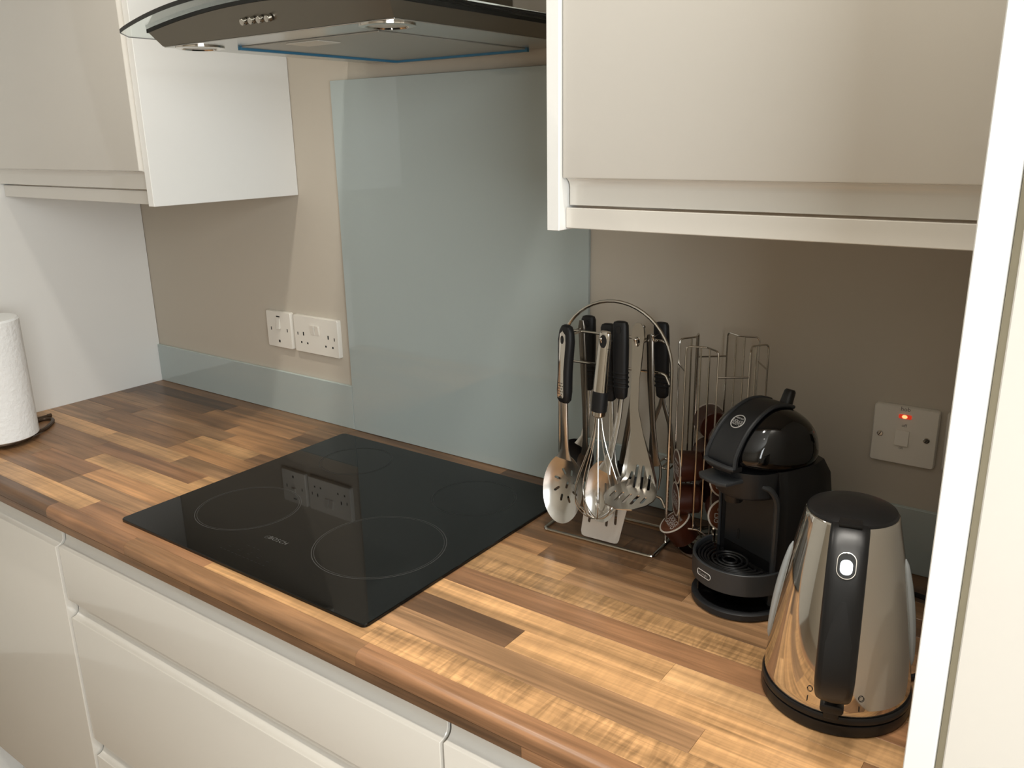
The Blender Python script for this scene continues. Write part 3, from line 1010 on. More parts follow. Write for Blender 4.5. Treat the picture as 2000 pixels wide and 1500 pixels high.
# --- skimmer, front left
SS, SL = -0.0585, -0.052
t = ut('skimmer', 'oval slotted steel skimmer with black handle and steel inlay, front left of the rack', SS, SL, 0.024)
p0, p1 = (SS + 0.003, SL + 0.002, 0.3515), (SS - 0.001, SL, 0.2285)
b = bm_new()
grip(b, p0, p1, [(0.0, 0.005, 0.003), (0.02, 0.0095, 0.006), (0.08, 0.0135, 0.0075), (0.2, 0.0155, 0.0085), (0.42, 0.0135, 0.0088), (0.62, 0.0125, 0.0088), (0.85, 0.0135, 0.0088), (0.96, 0.0128, 0.0075), (1.0, 0.009, 0.005)], (-0.35, -0.94, 0), 2.8, 24)
h = part('handle', b, M['black_rubber'], t, 'black rubber handle')
b = bm_new()
inl = [(0.0, 0.343), (0.006, 0.338), (0.0075, 0.325), (0.0062, 0.300), (0.0052, 0.280), (0.0062, 0.255), (0.0072, 0.2405), (0.006, 0.2370),
       (-0.006, 0.2370), (-0.0072, 0.2405), (-0.0062, 0.255), (-0.0052, 0.280), (-0.0062, 0.300), (-0.0075, 0.325), (-0.006, 0.338)]
dots = []
for rz in range(5):
    for cx_ in (-0.0036, 0.0, 0.0036):
        dots.append(ellipse2(cx_ + (0.0008 if rz % 2 else -0.0004), 0.2435 + rz * 0.0043, 0.0011, 0.0011, 8))
dots.append(ellipse2(0, 0.3295, 0.0040, 0.0068, 14))
nv = Vector((-0.35, -0.94, 0)).normalized(); tv = Vector((0.94, -0.35, 0)).normalized()


def inlay_map(x, z, d):
    q = (z - 0.2285) / 0.123
    c = Vector(p1) + (Vector(p0) - Vector(p1)) * q
    o = c + tv * x + nv * (0.0092 - d - 0.9 * abs(x) ** 1.5)
    return (o.x, o.y, z)


plate(b, inl, dots, 0.004, inlay_map, 0.0012)
part('inlay', b, M['polished'], h, 'polished steel inlay with dimples')
b = bm_new()
flat_neck(b, [(SS - 0.001, SL, 0.233), (SS - 0.001, SL + 0.001, 0.200), (SS - 0.001, SL + 0.003, 0.165), (SS - 0.0015, SL + 0.004, 0.147), (SS - 0.003, SL + 0.003, 0.132)],
          [0.0062, 0.0062, 0.0060, 0.0075, 0.0140], [0.0040, 0.0040, 0.0036, 0.0026, 0.0014])
part('neck', b, M['spoon_steel'], t)
b = bm_new()
slots = [slot2(0.001, 0.002, 0.0040, 0.0120, PI / 2 - 0.2)]
for k in range(8):
    a = 2 * PI * k / 8 + 0.35
    slots.append(slot2(0.001 + 0.0180 * math.cos(a), 0.002 + 0.0235 * math.sin(a), 0.0040, 0.0115, math.atan2(23.5 * math.sin(a), 18 * math.cos(a)) + 0.25))
plate(b, ellipse2(0, 0, 0.0360, 0.0565, 48), slots, 0.006, bowl_map(SS - 0.0035, SL - 0.001, 0.0815, 0.036, 0.0565, 0.013, 0.16), 0.0013)
part('bowl', b, M['spoon_steel'], t, 'slotted steel bowl')

# --- turner, mid front, nearest the rack
TS = 0.006
t = ut('turner', 'steel slotted turner with black handle, its flat blade lowest, behind the whisk', TS, -0.04, 0.0095)
black_handle(t, (TS - 0.006, -0.022, 0.3540), (TS - 0.002, -0.020, 0.2320))
b = bm_new()
flat_neck(b, [(TS - 0.002, -0.020, 0.236), (TS + 0.001, -0.021, 0.205), (TS + 0.006, -0.027, 0.165), (TS + 0.009, -0.034, 0.135), (TS + 0.0095, -0.0395, 0.112)],
          [0.0052, 0.0050, 0.0052, 0.0090, 0.020], [0.0030, 0.0026, 0.0022, 0.0017, 0.0011])
part('neck', b, M['spoon_steel'], t)
b = bm_new()
out = [(-0.0235, 0.117), (0.0570, 0.117), (0.0545, 0.100), (0.0390, 0.0155), (0.0365, 0.0105), (0.0315, 0.0090), (-0.0215, 0.0090), (-0.0262, 0.0110), (-0.0280, 0.0165), (-0.0245, 0.060), (-0.0225, 0.100)]
out = out[::-1]
sl = [slot2(-0.0125 + 0.0145 * k, 0.058 + (0.006 if k % 2 else 0.0), 0.0046, 0.050, PI / 2 - 0.10 + 0.05 * k * 0.6) for k in range(4)]
plate(b, out, sl, 0.009, lambda x, z, d: (x, -0.040 - 0.0135 * max(0, (0.117 - z) / 0.108) + d - 0.06 * x * 0 , z), 0.0012)
part('blade', b, M['steel_matt'], t, 'slotted flat blade')

# --- slotted spoon in front of the turner
t = ut('slotted_spoon', 'oval slotted steel spoon with black handle, between turner and whisk', 0.0125, -0.06, 0.047)
black_handle(t, (0.0290, -0.040, 0.3640), (0.0320, -0.040, 0.2450))
b = bm_new()
flat_neck(b, [(0.0320, -0.040, 0.249), (0.0300, -0.043, 0.215), (0.0250, -0.049, 0.175), (0.0190, -0.056, 0.145), (0.0150, -0.060, 0.130)],
          [0.0048, 0.0046, 0.0048, 0.0070, 0.0120], [0.0032, 0.0028, 0.0024, 0.0018, 0.0012])
part('neck', b, M['spoon_steel'], t)
b = bm_new()
sl = [slot2(0.002 + 0.0105 * k, -0.006 + 0.004 * k, 0.0036, 0.034 - 0.006 * k, PI / 2 + 0.08) for k in range(3)] + [slot2(-0.0095, -0.012, 0.0036, 0.026, PI / 2 + 0.05)]
plate(b, ellipse2(0, 0, 0.0290, 0.0495, 44), sl, 0.006, bowl_map(0.0130, -0.0625, 0.0965, 0.029, 0.0495, 0.011, 0.10), 0.0012)
part('bowl', b, M['spoon_steel'], t, 'slotted steel bowl')

# --- balloon whisk, outermost
t = ut('whisk', 'steel balloon whisk with black collar, hanging in front in the middle of the rack', 0.0075, -0.075, 0.060)
pa, pb_ = Vector((0.0158, -0.0615, 0.3510)), Vector((0.0075, -0.0660, 0.2210))


def wl(q): return pa + (pb_ - pa) * q


b = bm_new(); grip(b, wl(0), wl(0.70), [(0, 0.0075, 0.0045), (0.02, 0.0092, 0.006), (0.10, 0.0098, 0.0066), (0.5, 0.0104, 0.0084), (1.0, 0.0116, 0.0098)], (0, -1, 0), 2.6, 24)
h = part('handle', b, M['polished'], t, 'polished steel handle')
c = wl(0.105)
b = bm_new(); prism(b, ellipse2(c.x, c.z, 0.0056, 0.0098, 20), 'y', c.y - 0.0076, c.y - 0.0060); part('hang_hole', b, M['dark_hole'], h, 'dark hanging hole')
c = wl(0.19)
b = bm_new(); skin(b, [sup_ring(c + Vector((0, 0, e)), (1, 0, 0), (0, 1, 0), 0.0103, 0.0072, 2.6, 24) for e in (-0.0004, 0.0004)]); part('seam', b, M['dark_hole'], h, 'dark joint line')
b = bm_new(); grip(b, wl(0.70), wl(0.94), [(0, 0.0118, 0.0100), (0.5, 0.0120, 0.0108), (1.0, 0.0116, 0.0108)], (0, -1, 0), 2.3, 24)
part('collar', b, M['black_rubber'], t, 'black grip collar')
b = bm_new(); grip(b, wl(0.94), wl(1.0), [(0, 0.0114, 0.0106), (0.8, 0.0112, 0.0104), (1.0, 0.0095, 0.009)], (0, -1, 0), 2.1, 24)
part('ferrule', b, M['polished'], t, 'steel end ring')
axis0, axis1 = Vector((0.0078, -0.0665, 0.218)), Vector((0.0155, -0.0840, 0.0605))
for k in range(5):
    a = PI * k / 5 + 0.2
    pts = []
    rad = [(0.0, 0.0052), (0.12, 0.0072), (0.28, 0.0130), (0.45, 0.0225), (0.60, 0.0310), (0.72, 0.0350), (0.82, 0.0335), (0.90, 0.0265), (0.96, 0.0160), (1.0 - 0.006 * (k % 3), 0.0)]
    half = []
    for q, rr in rad: half.append((q, rr))
    full = [(q, rr) for q, rr in half] + [(q, -rr) for q, rr in half[-2::-1]]
    for q, rr in full:
        c = axis0 + (axis1 - axis0) * q
        pts.append(c + Vector((math.cos(a) * rr, math.sin(a) * rr, 0)))
    b = bm_new(); tube(b, catmull(pts, 4), 0.00085, 6)
    part('wire_loop', b, M['wire'], t)

# --- bent slotted masher, front right
MS = 0.060
t = ut('plate_masher', 'one piece steel potato masher with bent slotted plate, front right of the rack', MS, -0.06, 0.133)
b = bm_new()
hp = [(-0.0085, 0.000), (-0.0065, 0.050), (-0.0070, 0.095), (-0.0100, 0.130), (-0.0300, 0.215), (-0.0360, 0.232), (-0.0368, 0.245), (-0.0330, 0.262), (-0.0200, 0.281), (0.0, 0.288),
      (0.0200, 0.281), (0.0330, 0.262), (0.0368, 0.245), (0.0360, 0.232), (0.0300, 0.215), (0.0100, 0.130), (0.0070, 0.095), (0.0065, 0.050), (0.0085, 0.0),
      (0.0100, -0.012), (0.0085, -0.026), (0.004, -0.0325), (-0.004, -0.0325), (-0.0085, -0.026), (-0.0100, -0.012)]
sl = [ellipse2(0, -0.004, 0.0034, 0.0068, 14)]
for x_, l_, a_ in ((-0.0165, 0.030, 0.10), (-0.0055, 0.042, 0.03), (0.0055, 0.042, -0.03), (0.0165, 0.030, -0.10)):
    sl.append(slot2(x_ * 0.95, 0.196 + abs(x_) * 0.5, 0.0042, l_, PI / 2 + a_))
for k in range(5):
    sl.append(slot2(-0.024 + 0.012 * k, 0.2535 - (0.004 if k in (0, 4) else 0), 0.0044, 0.030 if k in (1, 2, 3) else 0.020, PI / 2))


def mash_map(x, s, d):
    # s runs down the sheet; it bends forward beyond s = 0.19
    z0 = 0.333
    s0, r = 0.186, 0.018
    x2 = MS + x + 0.024 * max(0, min(1, (s - 0.09) / 0.12))
    lean = -0.047 - 0.02 * max(0, min(1, s / 0.2))
    if s < s0:
        return (x2, lean + d, z0 - s)
    a = (s - s0) / r
    amax = math.radians(80)
    if a < amax:
        return (x2, -0.067 - (r - d) * (1 - math.cos(a)) + d * math.cos(a) * 0 + d, z0 - s0 - (r) * math.sin(a) + d * math.sin(a) * 0.3)
    l = s - s0 - r * amax
    return (x2, -0.067 - r * (1 - math.cos(amax)) - l * math.sin(amax), z0 - s0 - r * math.sin(amax) - l * math.cos(amax) * 0.5 - d)


plate(b, [(x, s) for x, s in hp], sl, 0.007, mash_map, 0.0016)
part('blade', b, M['spoon_steel'], t)

# --- meat fork at the right end
t = ut('meat_fork', 'long steel carving fork with two tines at the right end of the rack', 0.073, -0.01, 0.096)
b = bm_new()
flat_neck(b, [(0.0632, -0.012, 0.3420), (0.0645, -0.012, 0.335), (0.0675, -0.012, 0.270), (0.0725, -0.011, 0.200), (0.0775, -0.010, 0.150), (0.0800, -0.010, 0.135)],
          [0.0035, 0.0058, 0.0055, 0.0045, 0.0060, 0.0092], [0.002, 0.003, 0.003, 0.0026, 0.0022, 0.0018])
part('shaft', b, M['steel_shaded'], t)
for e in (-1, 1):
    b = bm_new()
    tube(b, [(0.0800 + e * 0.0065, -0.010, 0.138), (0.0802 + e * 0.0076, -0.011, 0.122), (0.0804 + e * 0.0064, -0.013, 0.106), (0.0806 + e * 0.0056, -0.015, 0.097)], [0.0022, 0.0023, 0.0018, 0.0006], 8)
    part('tine', b, M['steel_shaded'], t)

# --- back row
t = ut('solid_spoon', 'solid dark nylon spoon with black handle, back left behind the skimmer', -0.069, 0.04, 0.086)
black_handle(t, (-0.0690, 0.046, 0.3470), (-0.0680, 0.046, 0.2215))
b = bm_new()
flat_neck(b, [(-0.0680, 0.046, 0.226), (-0.0680, 0.045, 0.180), (-0.0740, 0.042, 0.140), (-0.0800, 0.040, 0.122)], [0.0050, 0.0048, 0.0055, 0.0120], [0.003, 0.0028, 0.0024, 0.0016])
part('neck', b, M['spoon_steel'], t)
b = bm_new()
plate(b, ellipse2(0, 0, 0.0315, 0.0300, 36), [], 0.007, bowl_map(-0.0860, 0.040, 0.1030, 0.0315, 0.030, 0.013, 0.0), 0.0022)
part('bowl', b, M['black_plastic'], t, 'black nylon bowl')

t = ut('serving_spoon', 'narrow steel serving spoon, coloured dark as if shaded, hanging between skimmer and whisk', -0.056, 0.012, 0.085)
b = bm_new()
flat_neck(b, [(-0.0640, 0.012, 0.3460), (-0.0635, 0.012, 0.336), (-0.0600, 0.012, 0.280), (-0.0560, 0.011, 0.200), (-0.0545, 0.010, 0.150), (-0.0545, 0.010, 0.120)],
          [0.004, 0.0062, 0.0058, 0.0046, 0.0042, 0.0075], [0.002, 0.003, 0.003, 0.0028, 0.0024, 0.0016])
part('handle', b, M['steel_shaded'], t)
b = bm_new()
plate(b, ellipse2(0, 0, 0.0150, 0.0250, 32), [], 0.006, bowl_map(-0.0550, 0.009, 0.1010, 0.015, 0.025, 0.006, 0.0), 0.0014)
part('bowl', b, M['steel_shaded'], t)

t = ut('ladle', 'black bowled ladle with steel shaft hanging behind the plate masher', 0.022, 0.03, 0.052)
b = bm_new()
flat_neck(b, [(0.0330, 0.0260, 0.345), (0.0330, 0.0260, 0.335), (0.0290, 0.0265, 0.280), (0.0190, 0.027, 0.210), (0.0080, 0.028, 0.140), (0.0060, 0.029, 0.110)],
          [0.004, 0.0065, 0.0060, 0.0050, 0.0050, 0.0085], [0.002, 0.003, 0.003, 0.003, 0.003, 0.003])
part('shaft', b, M['steel_shaded'], t)
b = bm_new()
prof = [(0.0005, 0.0520)] + [(0.0260 * math.sin(a), 0.0790 - 0.027 * math.cos(a)) for a in [0.25 + 0.22 * i for i in range(7)]]
pr2 = [(r_ * 0.93, z + 0.0012) for r_, z in prof[::-1]]
lathe(b, prof + pr2, 28, (0.0300, 0.036, 0.0), True, True)
lb = part('bowl', b, M['black_plastic'], t, 'round black bowl')
b = bm_new()
flat_neck(b, [(0.0060, 0.029, 0.114), (0.0065, 0.030, 0.098), (0.0080, 0.033, 0.084), (0.0120, 0.036, 0.073)], [0.0110, 0.0115, 0.0100, 0.0080], [0.0022, 0.002, 0.002, 0.002])
part('shank', b, M['black_plastic'], t, 'black blade joining shaft and bowl')

t = ut('wire_masher', 'potato masher with black handle and zigzag wire foot, back right of the rack', 0.060, 0.045, 0.100)
black_handle(t, (0.0570, 0.046, 0.3490), (0.0630, 0.046, 0.2280))
for e in (-1, 1):
    b = bm_new()
    flat_neck(b, [(0.0630, 0.046, 0.232), (0.0630 + e * 0.004, 0.046, 0.214), (0.0630 + e * 0.014, 0.046, 0.185), (0.0640 + e * 0.0165, 0.046, 0.150), (0.0650 + e * 0.0170, 0.046, 0.121)],
              [0.0032, 0.0032, 0.0040, 0.0046, 0.0046], [0.0018] * 5)
    part('prong', b, M['steel_shaded'], t)
b = bm_new()
zz = []
for k in range(6):
    xx = 0.0360 + 0.0125 * k
    ends = [(xx, 0.026, 0.118), (xx, 0.066, 0.118)]
    zz += ends if k % 2 == 0 else ends[::-1]
tube(b, round_path(zz, 0.006, 4), 0.0018, 7)
part('wire_foot', b, M['wire'], t)

# ------------------------------------------------------------------ capsule carousel
CT = Vector((0.880, -0.090, 0))
CF = (CT, 0.0)
t = thing('capsule_holder', 'chrome wire coffee capsule carousel behind the coffee machine', 'capsule holder', (0, 0, 0), None, CF)
b = bm_new(); lathe(b, [(0.052, 0.0), (0.056, 0.0015), (0.056, 0.004), (0.053, 0.0065), (0.030, 0.010), (0.012, 0.0125)], 56); part('base', b, M['chrome'], t, 'round chrome base')
b = bm_new(); tube(b, [(0.040 * math.cos(2 * PI * i / 40), 0.040 * math.sin(2 * PI * i / 40), 0.0145) for i in range(40)], 0.0022, 8, True); part('turntable_ring', b, M['wire'], t)
b = bm_new(); tube(b, [(0, 0, 0.008), (0, 0, 0.045)], 0.004, 10); part('pivot', b, M['chrome'], t)
A0 = -53
RO, RI, WO = 0.0600, 0.036, 0.0225


def nt_(k):
    a = math.radians(A0 + 90 * k)
    return Vector((math.cos(a), math.sin(a), 0)), Vector((-math.sin(a), math.cos(a), 0))


for k in range(4):
    n0, t0 = nt_(k); n1, t1 = nt_(k + 1)
    E0 = n0 * RO + t0 * WO; E1 = n1 * RO - t1 * WO
    I0 = n0 * 0.040 + t0 * 0.030; I1 = n1 * 0.040 - t1 * 0.030
    mid = (I0 + I1) * 0.47
    zt, zb = 0.333, 0.0460
    b = bm_new()
    path = [E0 + Vector((0, 0, zb))] + [E0 + Vector((0, 0, zt)), I0 + Vector((0, 0, zt)), mid + Vector((0, 0, zt)), I1 + Vector((0, 0, zt)), E1 + Vector((0, 0, zt)), E1 + Vector((0, 0, zb)),
            I1 + Vector((0, 0, zb)), mid + Vector((0, 0, zb)), I0 + Vector((0, 0, zb))]
    tube(b, round_path(path, 0.007, 4, True), 0.0014, 7, True)
    for q in (I0, I1): tube(b, [q + Vector((0, 0, zb if True else 0)), q + Vector((0, 0, zt))], 0.0013, 7)
    part('corner_wire', b, M['wire'], t)
    b = bm_new()
    tube(b, [n0 * RO - t0 * WO + Vector((0, 0, 0.295)), n0 * RO + t0 * WO + Vector((0, 0, 0.295))], 0.0014, 7)
    part('front_bar', b, M['wire'], t)
    b = bm_new()
    tube(b, [mid + Vector((0, 0, zb)), mid * 0.62 + Vector((0, 0, 0.021)), mid.normalized() * 0.040 + Vector((0, 0, 0.0145))], 0.0014, 7)
    part('leg', b, M['wire'], t)

CAP_SEG = 28


def capsule(label, loc, n, with_text):
    """capsule lying with its lid along n; modelled with the lid towards +z and turned"""
    r = bpy.data.objects.new('coffee_capsule', None); r.empty_display_size = 0.02
    COL.objects.link(r)
    z = Vector(n).normalized(); x = Vector((0, 0, 1)).cross(z).normalized() if abs(z.z) < 0.95 else Vector((1, 0, 0)); y = z.cross(x)
    m = Matrix((x, y, z)).transposed().to_4x4(); m.translation = CT + Vector(loc) + Vector((0, 0, Z0))
    r.matrix_world = m
    r['label'] = label; r['category'] = 'capsule'; r['group'] = 'coffee capsules in the carousel'
    ORG[r.name] = Vector((0, 0, 0))
    if 'cup' not in CAPM:
        b = bm_new(); lathe(b, [(0.0205, -0.036), (0.0225, -0.0345), (0.0245, -0.010), (0.0250, -0.0008)], CAP_SEG); CAPM['cup'] = to_mesh('cup', b, M['caps_brown'])
        b = bm_new(); lathe(b, [(0.0250, -0.0008), (0.0268, -0.0006), (0.0268, 0.0004), (0.0245, 0.0008), (0.0245, 0.0002)], CAP_SEG, (0, 0, 0), False, False); CAPM['rim'] = to_mesh('rim', b, M['caps_rim'])
        b = bm_new(); lathe(b, [(0.0244, 0.0002), (0.0235, 0.0004), (0.002, 0.0004)], CAP_SEG); CAPM['lid'] = to_mesh('lid', b, M['caps_lid'])
        b = text_bm('NESCAFE', 0.0062, 0.00008)
        bmesh.ops.translate(b, verts=b.verts, vec=(0, 0.0085, 0.0006)); CAPM['t1'] = to_mesh('lettering', b, M['print_light'], 0)
        b = text_bm('DOLCE\nGUSTO', 0.0105, 0.00008, line=0.78)
        bmesh.ops.translate(b, verts=b.verts, vec=(0, -0.0050, 0.0006)); CAPM['t2'] = to_mesh('lettering', b, M['print_light'], 0)
    lid = None
    for nm in ('cup', 'rim', 'lid'):
        o = bpy.data.objects.new(nm, CAPM[nm]); COL.objects.link(o); o.parent = r
        if nm == 'lid': lid = o
    if with_text:
        for nm in ('t1', 't2'):
            o = bpy.data.objects.new('lettering', CAPM[nm]); COL.objects.link(o); o.parent = lid
    return r


CAPM = {}
COLN = {0: 'front', 3: 'left', 2: 'back', 1: 'right'}
ZC = [0.0840, 0.1380, 0.1920]
spec = {3: [(0, 'lowest capsule in the left column, lid facing the utensil rack'), (1, 'second capsule up in the left column, pale rim edge-on'), ],
        0: [(0, 'lowest capsule in the column facing the viewer, behind the coffee machine'), (1, 'second capsule up facing the viewer, lid half hidden by the coffee machine'),
            (2, 'third capsule up facing the viewer, just left of the coffee machine nose')],
        2: [(0, 'seen from behind at the bottom of the rear column'), (1, 'dark and round in the rear column just below the topmost one'), (2, 'topmost capsule of the carousel, dark brown cup end towards viewer')],
        1: [(0, 'lowest capsule in the column hidden at the right, behind the coffee machine'), (1, 'second capsule up in the right column, behind the coffee machine')]}
for k, lst in spec.items():
    n_, t_ = nt_(k)
    for lev, lab in lst:
        capsule('brown coffee capsule, ' + lab, n_ * 0.0615 + Vector((0, 0, ZC[lev])), n_, k in (0, 3))
# the loose capsules leaning out at the foot
for loc, n_, lab, tx in (((-0.046, -0.044, 0.0500), (-0.42, -0.36, 0.83), 'brown coffee capsule, lid up with pale lettering, lying at the foot of the carousel', True),):
    capsule(lab, loc, n_, tx)

# ------------------------------------------------------------------ coffee machine (own frame: x to its front, y to its right-hand side in view)
KF = (Vector((0.972, -0.213, 0)), math.radians(-115))
t = thing('coffee_machine', 'black and charcoal capsule coffee machine between carousel and kettle', 'coffee machine', (-0.03, 0, 0), None, KF)


def mirror_arc(cx, r, a0, a1, n):
    return [(cx + r * math.cos(a0 + (a1 - a0) * i / n), r * math.sin(a0 + (a1 - a0) * i / n)) for i in range(n + 1)]


foot = mirror_arc(0.0, 0.066, -PI / 2, PI / 2, 18) + [(-0.095, 0.060), (-0.118, 0.045), (-0.126, 0.0), (-0.118, -0.045), (-0.095, -0.060)]
foot_s = [(p[0] * 0.96 - 0.001, p[1] * 0.95) for p in foot]
b = bm_new(); skin(b, [[(p[0], p[1], 0.0) for p in foot_s], [(p[0], p[1], 0.003) for p in foot], [(p[0], p[1], 0.0105) for p in foot], [(p[0], p[1], 0.0125) for p in foot_s]])
part('base_plate', b, M['grey_plastic'], t)
b = bm_new(); q = mirror_arc(0.0, 0.0585, -PI / 2, PI / 2, 18) + [(-0.004, 0.050), (-0.004, -0.050)]
prism(b, q, 'z', 0.0126, 0.0140); part('base_inlay', b, M['black_gloss'], t, 'gloss black inlay of the base')
# drip tray
b = bm_new()
ao = mirror_arc(0.0, 0.0665, -1.63, 1.63, 26); ai = mirror_arc(0.0, 0.0625, -1.63, 1.63, 26)
A = [(p[0], p[1]) for p in ao] + [(p[0], p[1]) for p in ai[::-1]]
prism(b, A, 'z', 0.0390, 0.0700, 0.0008, 1); part('drip_tray', b, M['grey_trim'], t, 'grey drip tray wall')
tray = [o for o in t.children if o.name.startswith('drip_tray')][0]
b = bm_new(); prism(b, ai, 'z', 0.0400, 0.0600); part('tray_floor', b, M['black_gloss'], tray)
for k, rr in enumerate((0.010, 0.0175, 0.025, 0.0325, 0.040, 0.0475, 0.055)):
    b = bm_new()
    if rr < 0.03: tube(b, [(0.022 + rr * math.cos(2 * PI * i / 36) * 0.9, rr * math.sin(2 * PI * i / 36), 0.0655) for i in range(36)], 0.0017, 6, True)
    else: tube(b, [(0.022 * (0.0615 - rr) / 0.0365 + rr * math.cos(a), rr * math.sin(a), 0.0655) for a in [-1.55 + 3.1 * i / 30 for i in range(31)]], 0.0017, 6)
    part('grid_ring', b, M['black_plastic'], tray, 'black ring of the drip grid')
b = bm_new()
lab = text_bm("De'Longhi", 0.0052, 0.0001)
am = math.radians(-2)
place(lab, (0.0669 * math.cos(am), 0.0669 * math.sin(am), 0.0545), (-math.sin(am), math.cos(am), 0), (0, 0, 1))
for v in lab.verts:
    a = math.atan2(v.co.y, v.co.x) ; a = am + (v.co.y * math.cos(am)) / 0.0669; v.co = Vector((0.06685 * math.cos(a), 0.06685 * math.sin(a), v.co.z))
part('lettering', lab, M['print_light'], tray, 'pale maker name on the drip tray', 0)
b = bm_new()
pts = []
for p in rrect2(-0.0135, 0.0135, 0.0505, 0.0590, 0.00424, 5):
    a = am + p[0] / 0.0669; pts.append((0.0671 * math.cos(a), 0.0671 * math.sin(a), p[1]))
tube(b, pts, 0.0005, 5, True); part('badge_outline', b, M['print_light'], tray, 'pale oval outline round the maker name')
# column with recessed front panel
col = [(-0.014, -0.050), (-0.010, -0.054), (-0.006, -0.054), (-0.006, -0.0485), (-0.0105, -0.046), (-0.0105, 0.046), (-0.006, 0.0485), (-0.006, 0.054), (-0.010, 0.057), (-0.020, 0.059),
       (-0.080, 0.060), (-0.110, 0.050), (-0.122, 0.0), (-0.110, -0.050), (-0.080, -0.060), (-0.020, -0.058)]
b = bm_new(); rings = []
for z, kx, dx in ((0.0126, 1.0, 0.0), (0.05, 1.0, 0.0), (0.10, 1.01, -0.001), (0.15, 1.0, 0.0), (0.185, 0.97, 0.002), (0.205, 0.90, 0.006)):
    rings.append([(-0.010 + (p[0] + 0.010) * kx + (dx if p[0] < -0.05 else 0), p[1] * min(1.0, kx), z) for p in col])
skin(b, rings); part('column', b, M['black_plastic'], t, 'black body column')
b = bm_new(); box(b, -0.0104, -0.0088, -0.0455, 0.0455, 0.0715, 0.178, 0.0006, 1); fp = part('front_panel', b, M['grey_plastic'], t, 'flat charcoal front panel')
b = bm_new(); prism(b, slot2(-0.018, 0.089, 0.004, 0.016, PI / 2), 'x', -0.0089, -0.0080); part('panel_slot', b, M['dark_hole'], fp, 'small vertical slot')
# grey frame running down both sides of the front
for e in (-1, 1):
    b = bm_new()
    fr = 0.0042 if e > 0 else 0.0022
    path = catmull([(-0.0055, e * 0.0515, 0.014), (-0.0050, e * 0.0520, 0.08), (-0.0045, e * 0.0525, 0.14), (-0.003, e * 0.0515, 0.166), (0.004, e * 0.047, 0.181), (0.013, e * 0.040, 0.1865)], 5)
    tube(b, path, fr, 8); part('frame', b, M['grey_trim'], t, 'grey frame strip')
# capsule holder housing under the head
b = bm_new()
hs = mirror_arc(-0.006, 0.0470, -PI / 2, PI / 2, 18) + [(-0.03, 0.052), (-0.03, -0.052)]
skin(b, [[(p[0] * 0.93, p[1] * 0.93, 0.1660) for p in hs], [(p[0], p[1], 0.1700) for p in hs], [(p[0] * 1.02, p[1] * 1.03, 0.2040) for p in hs]])
cap_h = part('capsule_drawer', b, M['grey_plastic'], t, 'charcoal capsule drawer housing')
b = bm_new(); box(b, 0.0320, 0.0325, 0.0180, 0.0187, 0.168, 0.2035); 
for v in b.verts: v.co = Vector((v.co.x + 0.0011, v.co.y + 0.006, v.co.z))
part('seam', b, M['dark_hole'], cap_h, 'dark seam', 0)
b = bm_new()
lip = [(0.030, -0.027), (0.062, -0.026), (0.068, -0.018), (0.070, 0.0), (0.068, 0.018), (0.062, 0.026), (0.030, 0.027)]
prism(b, lip, 'z', 0.1900, 0.1960, 0.002, 2); part('drawer_lip', b, M['grey_trim'], cap_h, 'grey pull lip')
b = bm_new(); lathe(b, [(0.014, 0.0), (0.012, -0.012), (0.004, -0.014)], 20, (0.022, 0, 0.1665)); part('spout', b, M['black_plastic'], cap_h)


# head: rounded shell inflated from its side outline
def inflate(outline, centre, W, p=0.5, levels=9, flat=0.0):
    """closed side outline (x, z) swelled to half width W; shrinks towards centre as it nears the sides"""
    rings = []
    for i in range(levels + 1):
        ph = -PI / 2 + PI * i / levels
        k = max(0.02, math.cos(ph)) ** p if 0 < i < levels else 0.30
        y = W * math.sin(ph)
        rings.append([(centre[0] + (q[0] - centre[0]) * k, y, centre[1] + (q[1] - centre[1]) * k) for q in outline])
    bm = bm_new(); skin(bm, rings)
    return bm


head = [(0.042, 0.2170), (0.044, 0.2280), (0.038, 0.2420), (0.027, 0.2570), (0.013, 0.2690), (-0.003, 0.2785), (-0.020, 0.2830), (-0.038, 0.2820), (-0.056, 0.2760), (-0.073, 0.2640), (-0.086, 0.2460), (-0.093, 0.2240), (-0.092, 0.2050),
        (-0.080, 0.1930), (-0.056, 0.1900), (-0.020, 0.1930), (0.010, 0.2000), (0.030, 0.2075)]
hc = [(p.x, p.y) for p in catmull([(q[0], q[1], 0) for q in head], 3, True)]
part('head_shell', inflate(hc, (-0.034, 0.2300), 0.0560, 0.42, 16), M['black_gloss'], t, 'gloss black rounded head', 60)


def band(outline, w0, w1):
    """strip along the top of the head"""
    rings = []
    for (x, z), (nx_, nz_), w in outline:
        rings.append([(x - nx_ * 0.006, -w, z - nz_ * 0.006), (x + nx_ * w0, -w, z + nz_ * w0), (x + nx_ * w1, -w * 0.5, z + nz_ * w1), (x + nx_ * w1, w * 0.5, z + nz_ * w1), (x + nx_ * w0, w, z + nz_ * w0), (x - nx_ * 0.006, w, z - nz_ * 0.006)])
    bm = bm_new(); skin(bm, rings); return bm


